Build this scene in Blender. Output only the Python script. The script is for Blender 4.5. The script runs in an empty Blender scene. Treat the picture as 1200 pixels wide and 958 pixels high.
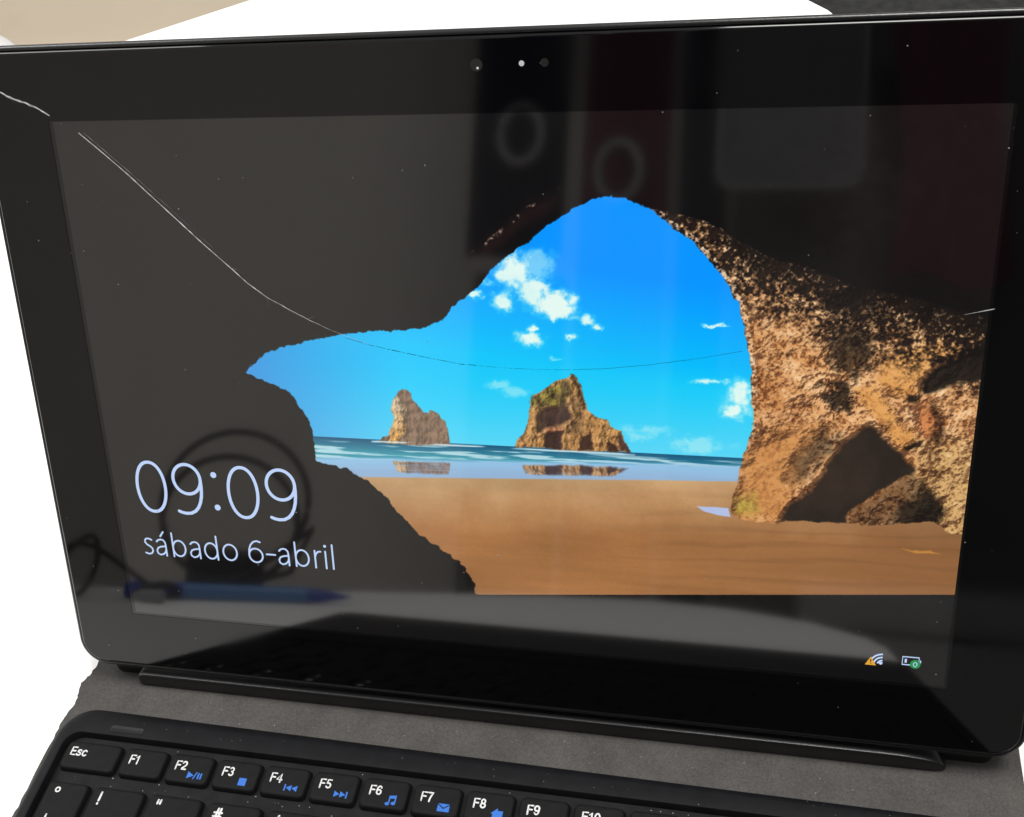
import bpy, bmesh, math, random
import numpy as np
from mathutils import Vector, Matrix

R = math.radians
S = bpy.context.scene
COL = S.collection
MM = 0.001
TABLE_N = -26.5            # table top, millimetres below the lower left corner of the display
TILT = R(24.23)            # the tablet leans back this far from upright


def W(x, d, n):
    """table coordinates in mm (right, towards the viewer, up) -> world metres, table top at z = 0"""
    return Vector((x * MM, -d * MM, (n - TABLE_N) * MM))


# ------------------------------------------------------------------ camera, world, lamps, exposure
cam_data = bpy.data.cameras.new('camera')
cam = bpy.data.objects.new('camera', cam_data)
COL.objects.link(cam)
S.camera = cam
cam_data.sensor_fit = 'HORIZONTAL'
cam_data.sensor_width = 36.0
cam_data.lens = 36.0 * 1312.41 / 1200.0
cam_data.shift_x = (600 - 571.9) / 1200.0
cam_data.shift_y = (501.8 - 479) / 1200.0
cam_data.clip_start = 0.01
cam_data.clip_end = 60.0
cam.location = W(169.08, 160.79, 244.33)
_f = Vector((-0.23071, 0.68409, -0.69195)).normalized()
_u = Vector((-0.04577, 0.70271, 0.71000))
_r = _f.cross(_u).normalized()
_u = _r.cross(_f).normalized()
cam.rotation_euler = Matrix((_r, _u, -_f)).transposed().to_euler()

world = bpy.data.worlds.new('World')
S.world = world
world.use_nodes = True
bg = world.node_tree.nodes['Background']
bg.inputs['Color'].default_value = (1.0, 0.985, 0.965, 1)
bg.inputs['Strength'].default_value = 0.62


def area_lamp(name, loc, target, sx, sy, watts, color):
    l = bpy.data.lights.new(name, 'AREA')
    l.shape = 'RECTANGLE'
    l.size, l.size_y = sx, sy
    l.energy = watts
    l.color = color
    o = bpy.data.objects.new(name, l)
    COL.objects.link(o)
    o.location = loc
    o.rotation_euler = (Vector(target) - Vector(loc)).to_track_quat('-Z', 'Y').to_euler()
    return o


area_lamp('window_light', (-1.7, 0.25, 1.8), (0.0, 0, 0), 1.3, 1.5, 46, (1.0, 0.99, 0.98))
area_lamp('ceiling_light', (0.6, 0.15, 2.0), (0.1, -0.1, 0), 0.9, 0.7, 38, (1.0, 0.975, 0.94))

S.view_settings.view_transform = 'Standard'
S.view_settings.look = 'None'
S.view_settings.exposure = 0.0
S.view_settings.gamma = 1.0
S.view_settings.use_curve_mapping = False
S.render.engine = 'CYCLES'
S.cycles.max_bounces = 6


# ------------------------------------------------------------------ materials
def srgb(*c):
    return tuple(((v / 255) / 12.92 if v / 255 <= 0.04045 else ((v / 255 + 0.055) / 1.055) ** 2.4) for v in c) + (1.0,)


def mat(name, color, rough=0.5, spec=0.5, noise=0.0, scale=300.0, bump=0.0, bscale=900.0, rvar=0.0, rscale=60.0):
    m = bpy.data.materials.new(name)
    m.use_nodes = True
    nt = m.node_tree
    b = nt.nodes['Principled BSDF']
    b.inputs['Base Color'].default_value = color
    b.inputs['Roughness'].default_value = rough
    b.inputs['Specular IOR Level'].default_value = spec
    tc = nt.nodes.new('ShaderNodeTexCoord')
    if noise:
        n = nt.nodes.new('ShaderNodeTexNoise')
        n.inputs['Scale'].default_value = scale
        n.inputs['Detail'].default_value = 5
        r = nt.nodes.new('ShaderNodeValToRGB')
        r.color_ramp.elements[0].position = 0.3
        r.color_ramp.elements[1].position = 0.7
        r.color_ramp.elements[0].color = tuple(c * (1 - noise) for c in color[:3]) + (1,)
        r.color_ramp.elements[1].color = tuple(min(1, c * (1 + noise)) for c in color[:3]) + (1,)
        nt.links.new(tc.outputs['Object'], n.inputs['Vector'])
        nt.links.new(n.outputs['Fac'], r.inputs['Fac'])
        nt.links.new(r.outputs['Color'], b.inputs['Base Color'])
    if bump:
        n = nt.nodes.new('ShaderNodeTexNoise')
        n.inputs['Scale'].default_value = bscale
        n.inputs['Detail'].default_value = 4
        bp = nt.nodes.new('ShaderNodeBump')
        bp.inputs['Strength'].default_value = bump
        bp.inputs['Distance'].default_value = 0.0004
        nt.links.new(tc.outputs['Object'], n.inputs['Vector'])
        nt.links.new(n.outputs['Fac'], bp.inputs['Height'])
        nt.links.new(bp.outputs['Normal'], b.inputs['Normal'])
    if rvar:
        n = nt.nodes.new('ShaderNodeTexNoise')
        n.inputs['Scale'].default_value = rscale
        n.inputs['Detail'].default_value = 6
        mr = nt.nodes.new('ShaderNodeMapRange')
        mr.inputs['From Min'].default_value = 0.35
        mr.inputs['From Max'].default_value = 0.75
        mr.inputs['To Min'].default_value = rough
        mr.inputs['To Max'].default_value = rough + rvar
        nt.links.new(tc.outputs['Object'], n.inputs['Vector'])
        nt.links.new(n.outputs['Fac'], mr.inputs['Value'])
        nt.links.new(mr.outputs['Result'], b.inputs['Roughness'])
    return m


def glow(name, color, strength=1.0, spec=0.0):
    m = bpy.data.materials.new(name)
    m.use_nodes = True
    b = m.node_tree.nodes['Principled BSDF']
    b.inputs['Base Color'].default_value = (0, 0, 0, 1)
    b.inputs['Roughness'].default_value = 0.1
    b.inputs['Specular IOR Level'].default_value = spec
    b.inputs['Emission Color'].default_value = color
    b.inputs['Emission Strength'].default_value = strength
    return m


M = {
    'white_table': mat('white_laminate', (0.86, 0.86, 0.85, 1), 0.55, 0.3, 0.012, 40, 0.05, 2500),
    'metal_leg': mat('grey_metal', (0.35, 0.35, 0.35, 1), 0.35, 0.5),
    'floor': mat('beige_floor', (0.66, 0.55, 0.41, 1), 0.5, 0.3, 0.05, 3, 0.1, 60),
    'wall': mat('cream_wall', (0.60, 0.585, 0.56, 1), 0.9, 0.2, 0.03, 4),
    'glass': mat('black_bezel_glass', (0.0018, 0.0019, 0.0022, 1), 0.035, 0.40, rvar=0.05, rscale=45),
    'margin': mat('dark_display_margin', (0.0035, 0.0035, 0.0038, 1), 0.06, 0.62),
    'shell': mat('black_tablet_shell', (0.006, 0.006, 0.007, 1), 0.27, 0.55, bump=0.1, bscale=1500),
    'rubber': mat('black_case_plastic', (0.0050, 0.0053, 0.0063, 1), 0.55, 0.10, 0.25, 220, 0.25, 3500),
    'well': mat('black_key_well', (0.0070, 0.0072, 0.0078, 1), 0.6, 0.12, 0.3, 260, 0.3, 3000),
    'key': mat('black_key_cap', (0.0060, 0.0062, 0.0070, 1), 0.58, 0.10, 0.18, 330, 0.35, 4200),
    'felt': mat('grey_felt', (0.071, 0.068, 0.064, 1), 0.95, 0.1, 0.20, 1900, 0.6, 7000),
    'bar': mat('black_dock_plastic', (0.007, 0.007, 0.0075, 1), 0.33, 0.5, bump=0.12, bscale=2500),
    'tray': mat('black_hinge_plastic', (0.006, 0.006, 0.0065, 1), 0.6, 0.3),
    'legend': mat('white_key_print', (0.56, 0.56, 0.56, 1), 0.6, 0.2, 0.12, 1500),
    'blue_print': mat('blue_key_print', (0.03, 0.13, 0.46, 1), 0.6, 0.2, 0.10, 1500),
    'crack': mat('fractured_glass', (0.46, 0.46, 0.46, 1), 0.35, 0.6, 0.6, 700),
    'crack_dim': mat('fine_fractured_glass', (0.14, 0.14, 0.14, 1), 0.4, 0.6, 0.7, 600),
    'crack_dark': mat('hairline_fracture', (0.002, 0.004, 0.008, 1), 0.6, 0.2),
    'dust': mat('pale_dust', (0.26, 0.26, 0.25, 1), 0.9, 0.1),
    'lens': mat('camera_lens', (0.016, 0.015, 0.013, 1), 0.2, 0.5),
    'led': mat('white_sensor_dot', (0.55, 0.56, 0.58, 1), 0.5, 0.3),
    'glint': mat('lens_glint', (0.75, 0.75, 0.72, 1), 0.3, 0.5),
    'armchair': mat('dark_grey_fabric', (0.036, 0.036, 0.034, 1), 0.95, 0.1, 0.25, 90, 0.6, 800),
    'wood': mat('dark_wood', (0.070, 0.066, 0.066, 1), 0.6, 0.3, 0.2, 6),
    'navy': mat('navy_curtain', (0.008, 0.010, 0.022, 1), 0.95, 0.05, 0.2, 60),
    'maroon': mat('maroon_curtain', (0.085, 0.020, 0.035, 1), 0.95, 0.05, 0.2, 60),
    'board_grey': mat('pale_board', (0.12, 0.125, 0.14, 1), 0.8, 0.2, 0.1, 20),
    'chest_grey': mat('grey_chest_paint', (0.24, 0.24, 0.245, 1), 0.7, 0.3, 0.1, 12),
    'ring': mat('grey_ring', (0.25, 0.25, 0.26, 1), 0.5, 0.4),
    'pen_blue': mat('blue_pen_plastic', (0.09, 0.24, 0.52, 1), 0.3, 0.5),
    'pen_dark': mat('dark_blue_pen_cap', (0.015, 0.07, 0.42, 1), 0.3, 0.5),
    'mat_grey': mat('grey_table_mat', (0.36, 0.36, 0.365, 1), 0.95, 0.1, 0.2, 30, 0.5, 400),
    'cable': mat('black_cable', (0.008, 0.008, 0.010, 1), 0.5, 0.4),
    'stool': mat('white_plastic', (0.72, 0.70, 0.68, 1), 0.5, 0.4),
    'text_glow': glow('screen_text_light', srgb(196, 217, 255), 0.92, 0.5),
    'amber_glow': glow('amber_icon_light', srgb(232, 170, 52), 0.9, 0.5),
    'green_glow': glow('green_icon_light', srgb(38, 160, 84), 0.8, 0.5),
    'ink_glow': glow('icon_dark', (0.004, 0.004, 0.004, 1), 1.0, 0.5),
}


# the felt also has broad worn and dusty patches
_nt = M['felt'].node_tree
_b = _nt.nodes['Principled BSDF']
_src = _b.inputs['Base Color'].links[0].from_socket
_tc = _nt.nodes.new('ShaderNodeTexCoord')
_n = _nt.nodes.new('ShaderNodeTexNoise')
_n.inputs['Scale'].default_value = 70
_n.inputs['Detail'].default_value = 6
_n.inputs['Roughness'].default_value = 0.65
_mr = _nt.nodes.new('ShaderNodeMapRange')
_mr.inputs['From Min'].default_value = 0.3
_mr.inputs['From Max'].default_value = 0.72
_mr.inputs['To Min'].default_value = 0.86
_mr.inputs['To Max'].default_value = 1.22
_mx = _nt.nodes.new('ShaderNodeMix')
_mx.data_type = 'RGBA'
_mx.blend_type = 'MULTIPLY'
_mx.inputs['Factor'].default_value = 1.0
_nt.links.new(_tc.outputs['Object'], _n.inputs['Vector'])
_nt.links.new(_n.outputs['Fac'], _mr.inputs['Value'])
_nt.links.new(_src, _mx.inputs['A'])
_nt.links.new(_mr.outputs['Result'], _mx.inputs['B'])
_nt.links.new(_mx.outputs['Result'], _b.inputs['Base Color'])


# ------------------------------------------------------------------ helpers
def link(o, parent=None):
    COL.objects.link(o)
    if parent is not None:
        o.parent = parent
    return o


def obj(name, me, m=None, parent=None, loc=None):
    """one mesh object; me is a mesh or a bmesh whose coordinates are millimetres"""
    if isinstance(me, bmesh.types.BMesh):
        bm = me
        for v in bm.verts:
            v.co *= MM
        me = bpy.data.meshes.new(name)
        bm.to_mesh(me)
        bm.free()
    if m is not None and not me.materials:
        me.materials.append(m)
    o = bpy.data.objects.new(name, me)
    if loc is not None:
        o.location = loc
    return link(o, parent)


def tag(o, label=None, cat=None, group=None, kind=None):
    for k, v in (('label', label), ('category', cat), ('group', group), ('kind', kind)):
        if v:
            o[k] = v
    return o


def empty(name, loc=(0, 0, 0), rot=(0, 0, 0)):
    o = bpy.data.objects.new(name, None)
    o.location = loc
    o.rotation_euler = rot
    o.empty_display_size = 0.02
    return link(o)


def smooth(o, deg=35):
    for p in o.data.polygons:
        p.use_smooth = True
    o.data.set_sharp_from_angle(angle=R(deg))
    return o


def rrect(x0, y0, x1, y1, r, n=8):
    """rounded rectangle outline, counter clockwise; r = one radius or (bl, br, tr, tl)"""
    rr = r if isinstance(r, (tuple, list)) else (r,) * 4
    out = []
    for (cx, cy, a0, q) in ((x0, y0, 180, rr[0]), (x1, y0, 270, rr[1]), (x1, y1, 0, rr[2]), (x0, y1, 90, rr[3])):
        q = max(q, 1e-3)
        ox = cx + (q if cx == x0 else -q)
        oy = cy + (q if cy == y0 else -q)
        for i in range(n + 1):
            a = R(a0 + 90 * i / n)
            out.append((ox + q * math.cos(a), oy + q * math.sin(a)))
    return out


def loft(rings, cap0=True, cap1=True, bm=None):
    """rings = lists of 3D points of equal length, joined in order"""
    bm = bm or bmesh.new()
    vs = [[bm.verts.new(p) for p in ring] for ring in rings]
    n = len(rings[0])
    for a, b in zip(vs, vs[1:]):
        for i in range(n):
            j = (i + 1) % n
            bm.faces.new((a[i], a[j], b[j], b[i]))
    if cap0:
        bm.faces.new(list(reversed(vs[0])))
    if cap1:
        bm.faces.new(vs[-1])
    bmesh.ops.recalc_face_normals(bm, faces=bm.faces)
    return bm


def box(bm, x0, y0, z0, x1, y1, z1, bev=0.0, seg=2):
    vs = [bm.verts.new(p) for p in ((x0, y0, z0), (x1, y0, z0), (x1, y1, z0), (x0, y1, z0), (x0, y0, z1), (x1, y0, z1), (x1, y1, z1), (x0, y1, z1))]
    fs = [bm.faces.new([vs[i] for i in q]) for q in ((3, 2, 1, 0), (4, 5, 6, 7), (0, 1, 5, 4), (1, 2, 6, 5), (2, 3, 7, 6), (3, 0, 4, 7))]
    if bev:
        es = list({e for f in fs for e in f.edges})
        bmesh.ops.bevel(bm, geom=es, offset=bev, segments=seg, affect='EDGES', profile=0.5)
    return bm


def flat(bm, pts, z):
    """filled polygon at height z (triangulated so that concave outlines work)"""
    vs = [bm.verts.new((p[0], p[1], z)) for p in pts]
    es = [bm.edges.new((vs[i], vs[(i + 1) % len(vs)])) for i in range(len(vs))]
    bmesh.ops.triangle_fill(bm, edges=es, use_beauty=True, use_dissolve=False, normal=(0, 0, 1))


def upward(bm):
    for f in bm.faces:
        f.normal_update()
        if f.normal.z < 0:
            f.normal_flip()
    return bm


def disc(bm, cx, cy, r, z, n=20):
    bm.faces.new([bm.verts.new((cx + r * math.cos(2 * math.pi * i / n), cy + r * math.sin(2 * math.pi * i / n), z)) for i in range(n)])


def ribbon(bm, pts, w, z, caps=True, closed=False):
    """flat stroke of width w (number, or one per point) along pts at height z"""
    P = [Vector((p[0], p[1])) for p in pts]
    n = len(P)
    ws = [w] * n if not isinstance(w, (list, tuple)) else w
    L, Rr = [], []
    for i in range(n):
        if closed:
            t = P[(i + 1) % n] - P[i - 1]
        else:
            t = P[min(i + 1, n - 1)] - P[max(i - 1, 0)]
        t.normalize()
        nn = Vector((-t.y, t.x)) * ws[i] / 2
        L.append(bm.verts.new((P[i].x + nn.x, P[i].y + nn.y, z)))
        Rr.append(bm.verts.new((P[i].x - nn.x, P[i].y - nn.y, z)))
    for i in range(n if closed else n - 1):
        j = (i + 1) % n
        bm.faces.new((Rr[i], Rr[j], L[j], L[i]))
    if caps and not closed:
        for i, s in ((0, -1), (n - 1, 1)):
            disc(bm, P[i].x, P[i].y, ws[i] / 2, z + 0.0008 * (1 + s), 12)


def arc(cx, cy, rx, ry, a0, a1, n=24):
    return [(cx + rx * math.cos(R(a0 + (a1 - a0) * i / n)), cy + ry * math.sin(R(a0 + (a1 - a0) * i / n))) for i in range(n + 1)]


def tube(bm, pts, r, n=10, cap=True):
    P = [Vector(p) for p in pts]
    rs = r if isinstance(r, (list, tuple)) else [r] * len(P)
    rings = []
    up = Vector((0.13, 0.07, 1)).normalized()
    for i, p in enumerate(P):
        t = (P[min(i + 1, len(P) - 1)] - P[max(i - 1, 0)]).normalized()
        a = t.cross(up)
        if a.length < 1e-3:
            a = t.cross(Vector((1, 0, 0)))
        a.normalize()
        b = t.cross(a)
        rings.append([p + (a * math.cos(2 * math.pi * k / n) + b * math.sin(2 * math.pi * k / n)) * rs[i] for k in range(n)])
    return loft(rings, cap, cap, bm)


def noise2(w, h, cells, seed, octaves=5, gain=0.5, cells_y=None):
    """fractal value noise, 0..1"""
    rng = np.random.default_rng(seed)
    out = np.zeros((h, w), np.float32)
    amp, tot = 1.0, 0.0
    for o in range(octaves):
        cx = max(2, int(cells * 2 ** o))
        cy = max(2, int(cells_y * 2 ** o)) if cells_y else max(2, int(cx * h / w))
        if cx > w:
            break
        g = rng.random((cy + 3, cx + 3)).astype(np.float32)
        x = np.linspace(0, cx, w, endpoint=False)
        y = np.linspace(0, cy, h, endpoint=False)
        xi, yi = x.astype(int), y.astype(int)
        fx, fy = (x - xi).astype(np.float32), (y - yi).astype(np.float32)
        fx, fy = fx * fx * (3 - 2 * fx), fy * fy * (3 - 2 * fy)
        g0, g1 = g[yi], g[yi + 1]
        a = g0[:, xi] * (1 - fx) + g0[:, xi + 1] * fx
        b = g1[:, xi] * (1 - fx) + g1[:, xi + 1] * fx
        out += amp * (a * (1 - fy[:, None]) + b * fy[:, None])
        tot += amp
        amp *= gain
    return out / tot


# ------------------------------------------------------------------ the picture shown on the display (display millimetres)
DW, DH = 216.8, 135.5
HOLE = [(44.0, 73.6), (45.4, 75.0), (47.2, 76.4), (50.2, 78.8), (54.5, 80.4), (58.2, 81.2), (61.9, 82.4), (66.0, 83.4), (69.4, 83.7), (71.7, 84.4), (75.4, 84.9), (79.4,
    85.2), (83.7, 85.5), (88.0, 85.7), (90.8, 86.2), (93.4, 87.1), (95.4, 88.0), (96.9, 89.1), (97.8, 90.3), (98.9, 91.6), (102.1, 94.1), (105.7, 96.8), (107.9, 99.5),
    (111.2, 102.7), (114.7, 105.3), (117.7, 107.2), (120.1, 109.2), (121.7, 110.6), (125.6, 113.2), (129.5, 115.5), (133.3, 117.0), (135.6, 117.4), (138.9, 117.0),
    (142.7, 115.5), (145.5, 114.0), (149.2, 111.4), (153.9, 107.7), (157.3, 104.3), (160.2, 100.6), (162.7, 97.2), (164.6, 93.4), (166.1, 88.2), (167.3, 82.3), (168.4,
    73.2), (169.2, 65.0), (170.5, 60.9), (191.6, 53.6), (215.0, 46.7), (216.4, 25.8), (193.8, 23.7), (164.2, 21.0), (132.8, 17.7), (119.7, 16.8), (108.6, 15.9), (101.1,
    15.3), (101.0, 17.5), (100.0, 20.7), (98.7, 23.0), (96.3, 25.3), (93.3, 27.5), (90.0, 29.4), (86.7, 31.8), (84.2, 34.8), (81.4, 37.5), (79.5, 40.4), (77.2, 42.9),
    (74.4, 45.3), (71.8, 46.8), (68.9, 48.3), (66.2, 49.1), (63.3, 49.6), (60.5, 50.4), (60.4, 53.2), (60.4, 56.3), (60.0, 59.3), (59.3, 61.5), (58.4, 63.5), (57.4,
    65.3), (56.3, 67.3), (54.4, 69.1), (51.5, 70.3), (48.8, 71.1), (46.7, 72.4)]
STACK_A = [(78.04, 56.39), (79.31, 57.96), (80.8, 58.2), (81.8, 60.74), (82.64, 63.41), (81.87, 65.18), (82.49, 67.97), (83.38, 69.14), (84.09, 70.14), (84.93, 70.72),
    (86.19, 70.54), (86.95, 69.93), (87.39, 69.47), (87.61, 67.86), (89.25, 66.15), (89.97, 64.89), (91.4, 64.79), (91.92, 65.53), (93.93, 64.58), (94.35, 63.63), (95.72,
    62.71), (96.1, 60.78), (96.51, 56.53), (88.94, 56.06), (80.49, 56.18)]
STACK_A_LIT = [(80.5, 56.28), (80.8, 58.2), (81.8, 60.74), (82.64, 63.41), (81.87, 65.18), (82.49, 67.97), (83.69, 68.99), (84.68, 67.09), (85.84, 65.35), (85.17, 62.54),
    (85.29, 59.58), (83.57, 58.17), (83.12, 56.45)]
STACK_A_FOOT = [(78.04, 56.39), (79.31, 57.96), (80.8, 58.2), (80.49, 56.18)]
STACK_B = [(112.58, 57.03), (113.36, 58.88), (115.13, 60.62), (116.05, 63.2), (116.71, 66.77), (117.34, 69.15), (117.94, 70.48), (120.49, 72.18), (121.62, 72.8), (122.89,
    74.29), (124.42, 74.63), (126.08, 75.12), (126.91, 75.92), (127.73, 75.61), (129.07, 73.09), (129.87, 69.97), (130.94, 67.12), (132.31, 65.73), (133.68, 65.21),
    (135.33, 64.99), (136.15, 63.58), (138.61, 62.24), (139.44, 59.93), (141.04, 57.13), (134.76, 56.85), (124.4, 56.61), (120.16, 57.13)]
B_GREEN = [(117.78, 69.89), (120.77, 72.05), (122.45, 72.55), (126.07, 74.41), (127.14, 72.44), (125.16, 69.19), (122.08, 67.89), (118.14, 67.28), (117.18, 68.26)]
B_CAVE = [(119.39, 66.6), (122.07, 67.31), (125.15, 68.61), (126.54, 68.38), (127.05, 65.19), (124.78, 62.88), (120.83, 61.95), (118.83, 60.95), (119.06, 64.52)]
B_DOOR = [(120.52, 60.44), (122.23, 61.12), (124.76, 61.55), (124.4, 56.7), (120.31, 57.14)]
B_DOOR2 = [(129.5, 60.6), (131.17, 60.98), (131.98, 57.02), (128.91, 57.06)]
B_DOOR3 = [(135.87, 59.75), (138.35, 56.92), (135.59, 56.77)]
B_RIGHT = [(138.34, 61.93), (139.44, 59.93), (141.04, 57.13), (138.49, 56.99), (137.93, 59.56)]
B_RIDGE = [(126.78, 75.92), (127.73, 75.61), (129.07, 73.09), (130.67, 67.4), (129.98, 67.37), (128.91, 70.5), (127.84, 73.62)]
B_SHADE = [(127.11, 70.14), (128.77, 70.79), (129.83, 65.9), (129.51, 61.19), (126.44, 61.04), (125.62, 62.77), (127.61, 65.51), (126.81, 68.39)]
B_LEFTSH = [(117.82, 65.94), (118.54, 66.56), (118.98, 61.26), (117.7, 60.9)]
B_RED = [(120.54, 61.34), (121.69, 62.43), (124.77, 62.29), (124.76, 61.4), (120.8, 60.46)]
ARCH = [(144.9, 114.4), (149.2, 111.4), (153.9, 107.7), (157.3, 104.3), (160.2, 100.6), (162.7, 97.2), (164.6, 93.4), (166.1, 88.2), (167.3, 82.3), (168.4, 73.2), (168.8,
    65.0), (168.0, 60.8), (166.5, 55.3), (165.6, 48.8), (164.6, 44.3), (165.0, 42.8), (166.6, 41.6), (170.4, 41.0), (175.3, 41.1), (180.1, 41.7), (190.6, 42.0), (198.1,
    42.1), (203.5, 43.1), (209.9, 43.8), (211.3, 42.6), (212.9, 41.2), (215.6, 41.0), (217.4, 41.2), (217.8, 101.4), (216.0, 92.1), (211.2, 92.9), (206.0, 94.4), (201.6,
    95.6), (197.2, 96.5), (192.0, 97.3), (188.4, 98.2), (179.4, 101.8), (171.3, 103.9), (164.8, 107.0), (161.1, 109.6), (157.4, 111.4), (151.9, 113.3)]
R_SHADOW = [(194.4, 66.5), (200.9, 60.4), (204.7, 55.7), (203.8, 55.0), (199.2, 51.9), (194.6, 48.1), (191.1, 44.2), (190.9, 42.0), (176.0, 41.3), (177.7, 45.5), (182.6,
    49.4), (185.4, 54.6), (188.7, 61.1), (192.1, 64.7)]
R_HALF = [(184.7, 65.7), (181.2, 61.4), (177.7, 56.3), (177.4, 51.3), (181.1, 52.9), (184.0, 57.3), (188.6, 61.8)]
R_HANG = [(207.4, 80.6), (212.8, 83.7), (216.9, 85.3), (217.6, 78.4), (211.2, 76.7), (206.8, 74.7), (204.8, 73.9), (204.2, 76.9)]
R_PATCH = [(182.1, 87.3), (186.8, 88.3), (190.3, 89.1), (194.0, 86.6), (194.9, 82.8), (192.8, 79.5), (190.0, 77.0), (187.4, 79.3), (184.9, 81.8), (183.2, 85.0)]
R_PATCH2 = [(182.9, 73.8), (186.5, 75.6), (189.5, 76.0), (190.6, 73.4), (189.9, 70.0), (187.5, 69.2), (184.9, 71.8)]
R_RECESS = [(202.3, 71.9), (206.3, 73.4), (208.7, 69.5), (209.7, 65.6), (207.9, 62.8), (205.3, 64.7)]
R_RECDARK = [(206.3, 73.4), (208.7, 70.2), (210.0, 65.6), (209.4, 63.0), (207.3, 63.1), (208.4, 66.9)]
R_SLIT = [(201.7, 61.6), (205.8, 63.5), (205.3, 61.8), (202.7, 61.0)]
R_BOULDER = [(191.2, 42.8), (192.2, 45.8), (196.9, 49.6), (201.5, 53.5), (204.4, 55.0), (207.0, 53.1), (210.3, 49.8), (211.7, 46.4), (211.2, 43.4), (201.2, 42.4), (195.0,
    42.1)]
R_BOULDARK = [(202.0, 47.9), (207.8, 51.1), (210.7, 49.1), (211.6, 45.7), (210.3, 43.5), (201.8, 42.8)]
R_NOTCH = [(201.0, 74.2), (204.2, 73.6), (202.9, 71.9), (201.4, 72.2)]
R_RIDGE = [(190.1, 75.1), (194.9, 75.6), (202.3, 65.2), (204.8, 63.6), (201.5, 60.7), (196.8, 66.3)]
R_SMOOTH = [(169.2, 61.5), (179.7, 66.1), (184.7, 65.7), (181.4, 58.6), (177.4, 49.8), (175.9, 41.7), (170.1, 41.3), (164.8, 42.4), (164.3, 46.1), (166.3, 54.2)]
R_MOSS = [(165.0, 46.8), (169.8, 47.9), (170.3, 43.5), (166.7, 42.9), (164.6, 43.5)]
R_LITSLAB = [(195.5, 82.8), (202.3, 84.9), (216.7, 86.9), (216.9, 85.4), (207.3, 81.3), (204.2, 77.3), (201.6, 73.2), (195.5, 75.6)]
R_UPDARK = [(182.2, 95.9), (190.9, 96.7), (194.0, 94.9), (193.0, 92.3), (186.6, 92.2), (182.9, 93.4)]
PUDDLE = [(156.63, 44.06), (160.76, 44.19), (164.07, 44.12), (164.68, 41.79), (161.48, 42.16), (158.47, 42.85)]
CLOUDS = [(113.8, 100.3, 3.9, 3.9), (118.6, 101.2, 3.5, 3.0), (118.0, 95.6, 3.5, 3.5), (110.9, 93.2, 2.4, 2.0), (123.2, 93.0, 3.3, 2.7), (125.3, 91.3, 2.6, 1.3), (116.9,
    103.4, 2.6, 2.2), (107.9, 97.8, 2.2, 1.3), (104.7, 94.6, 2.0, 1.1), (117.7, 84.4, 2.7, 1.6), (118.0, 86.9, 1.1, 0.7), (126.8, 85.1, 1.7, 1.1), (130.9, 89.0, 1.7,
    1.2), (133.1, 87.5, 1.7, 1.0), (127.9, 89.6, 2.2, 0.9), (122.9, 79.6, 1.2, 0.4), (109.2, 72.6, 2.7, 1.0), (113.3, 71.1, 3.6, 1.2), (159.6, 75.5, 4.2, 0.8), (166.2,
    72.7, 3.2, 3.7), (164.8, 68.5, 3.0, 1.9), (144.5, 62.7, 5.5, 1.3), (156.0, 59.7, 6.6, 1.7), (143.1, 61.2, 4.0, 1.1), (160.0, 88.6, 2.6, 0.4)]
HORIZON = [(60.09, 57.4), (112.15, 57.15), (166.82, 57.08)]
SEAEND = [(60.55, 50.41), (111.98, 51.75), (166.92, 54.51)]
SANDTOP = [(71.79, 46.83), (111.88, 48.79), (166.65, 51.48)]
REFA = [(80.96, 51.34), (83.43, 51.48), (96.26, 51.87), (96.09, 48.76), (83.22, 48.45), (81.56, 48.35)]
REFB = [(114.55, 52.12), (118.8, 52.59), (124.69, 52.82), (129.27, 52.98), (131.95, 52.91), (136.27, 52.94), (140.35, 52.96), (137.09, 50.77), (118.74, 49.89), (115.34,
    50.14)]
CRACK = [(-13.6, 143.3), (-11.8, 142.6), (-9.3, 141.2), (-5.3, 139.9), (-2.1, 138.4), (0.6, 136.8), (2.2, 135.8)]
CRACK2 = [(7.7, 132.7), (13.3, 128.0), (19.3, 122.7), (24.2, 118.0), (29.2, 113.3), (36.2, 106.6), (43.3, 100.2), (47.3, 96.5), (51.9, 93.1)]
CRACK2b = [(9.1, 132.7), (19.4, 123.7), (29.4, 114.5), (39.4, 105.0)]
CRACK3 = [(51.9, 93.1), (56.7, 90.5), (62.0, 87.8), (67.3, 85.4), (71.6, 83.8), (77.4, 81.8)]
CRACK4 = [(71.6, 83.3), (76.9, 81.8), (85.5, 80.1), (94.0, 78.6), (100.3, 77.6), (112.8, 76.9), (125.1, 77.0), (135.1, 77.7), (144.9, 78.9), (155.5, 80.7), (166.7, 83.0)]
CRACK5 = [(211.3, 92.3), (213.7, 92.9), (217.1, 93.7)]
STREAK = [(104.8, 104.4), (108.8, 107.2), (111.9, 109.7), (114.9, 112.1), (117.9, 114.4), (121.1, 115.7), (124.8, 118.5)]
FELT = [(-20.2, 3.5), (-20.9, 6.9), (-22.3, 9.7), (-21.5, 13.1), (-20.9, 16.0), (-21.5, 19.2), (-22.2, 22.1), (-22.0, 27.9), (-22.2, 38.9), (-22.0, 49.1), (-22.4, 52.4)]


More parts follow.
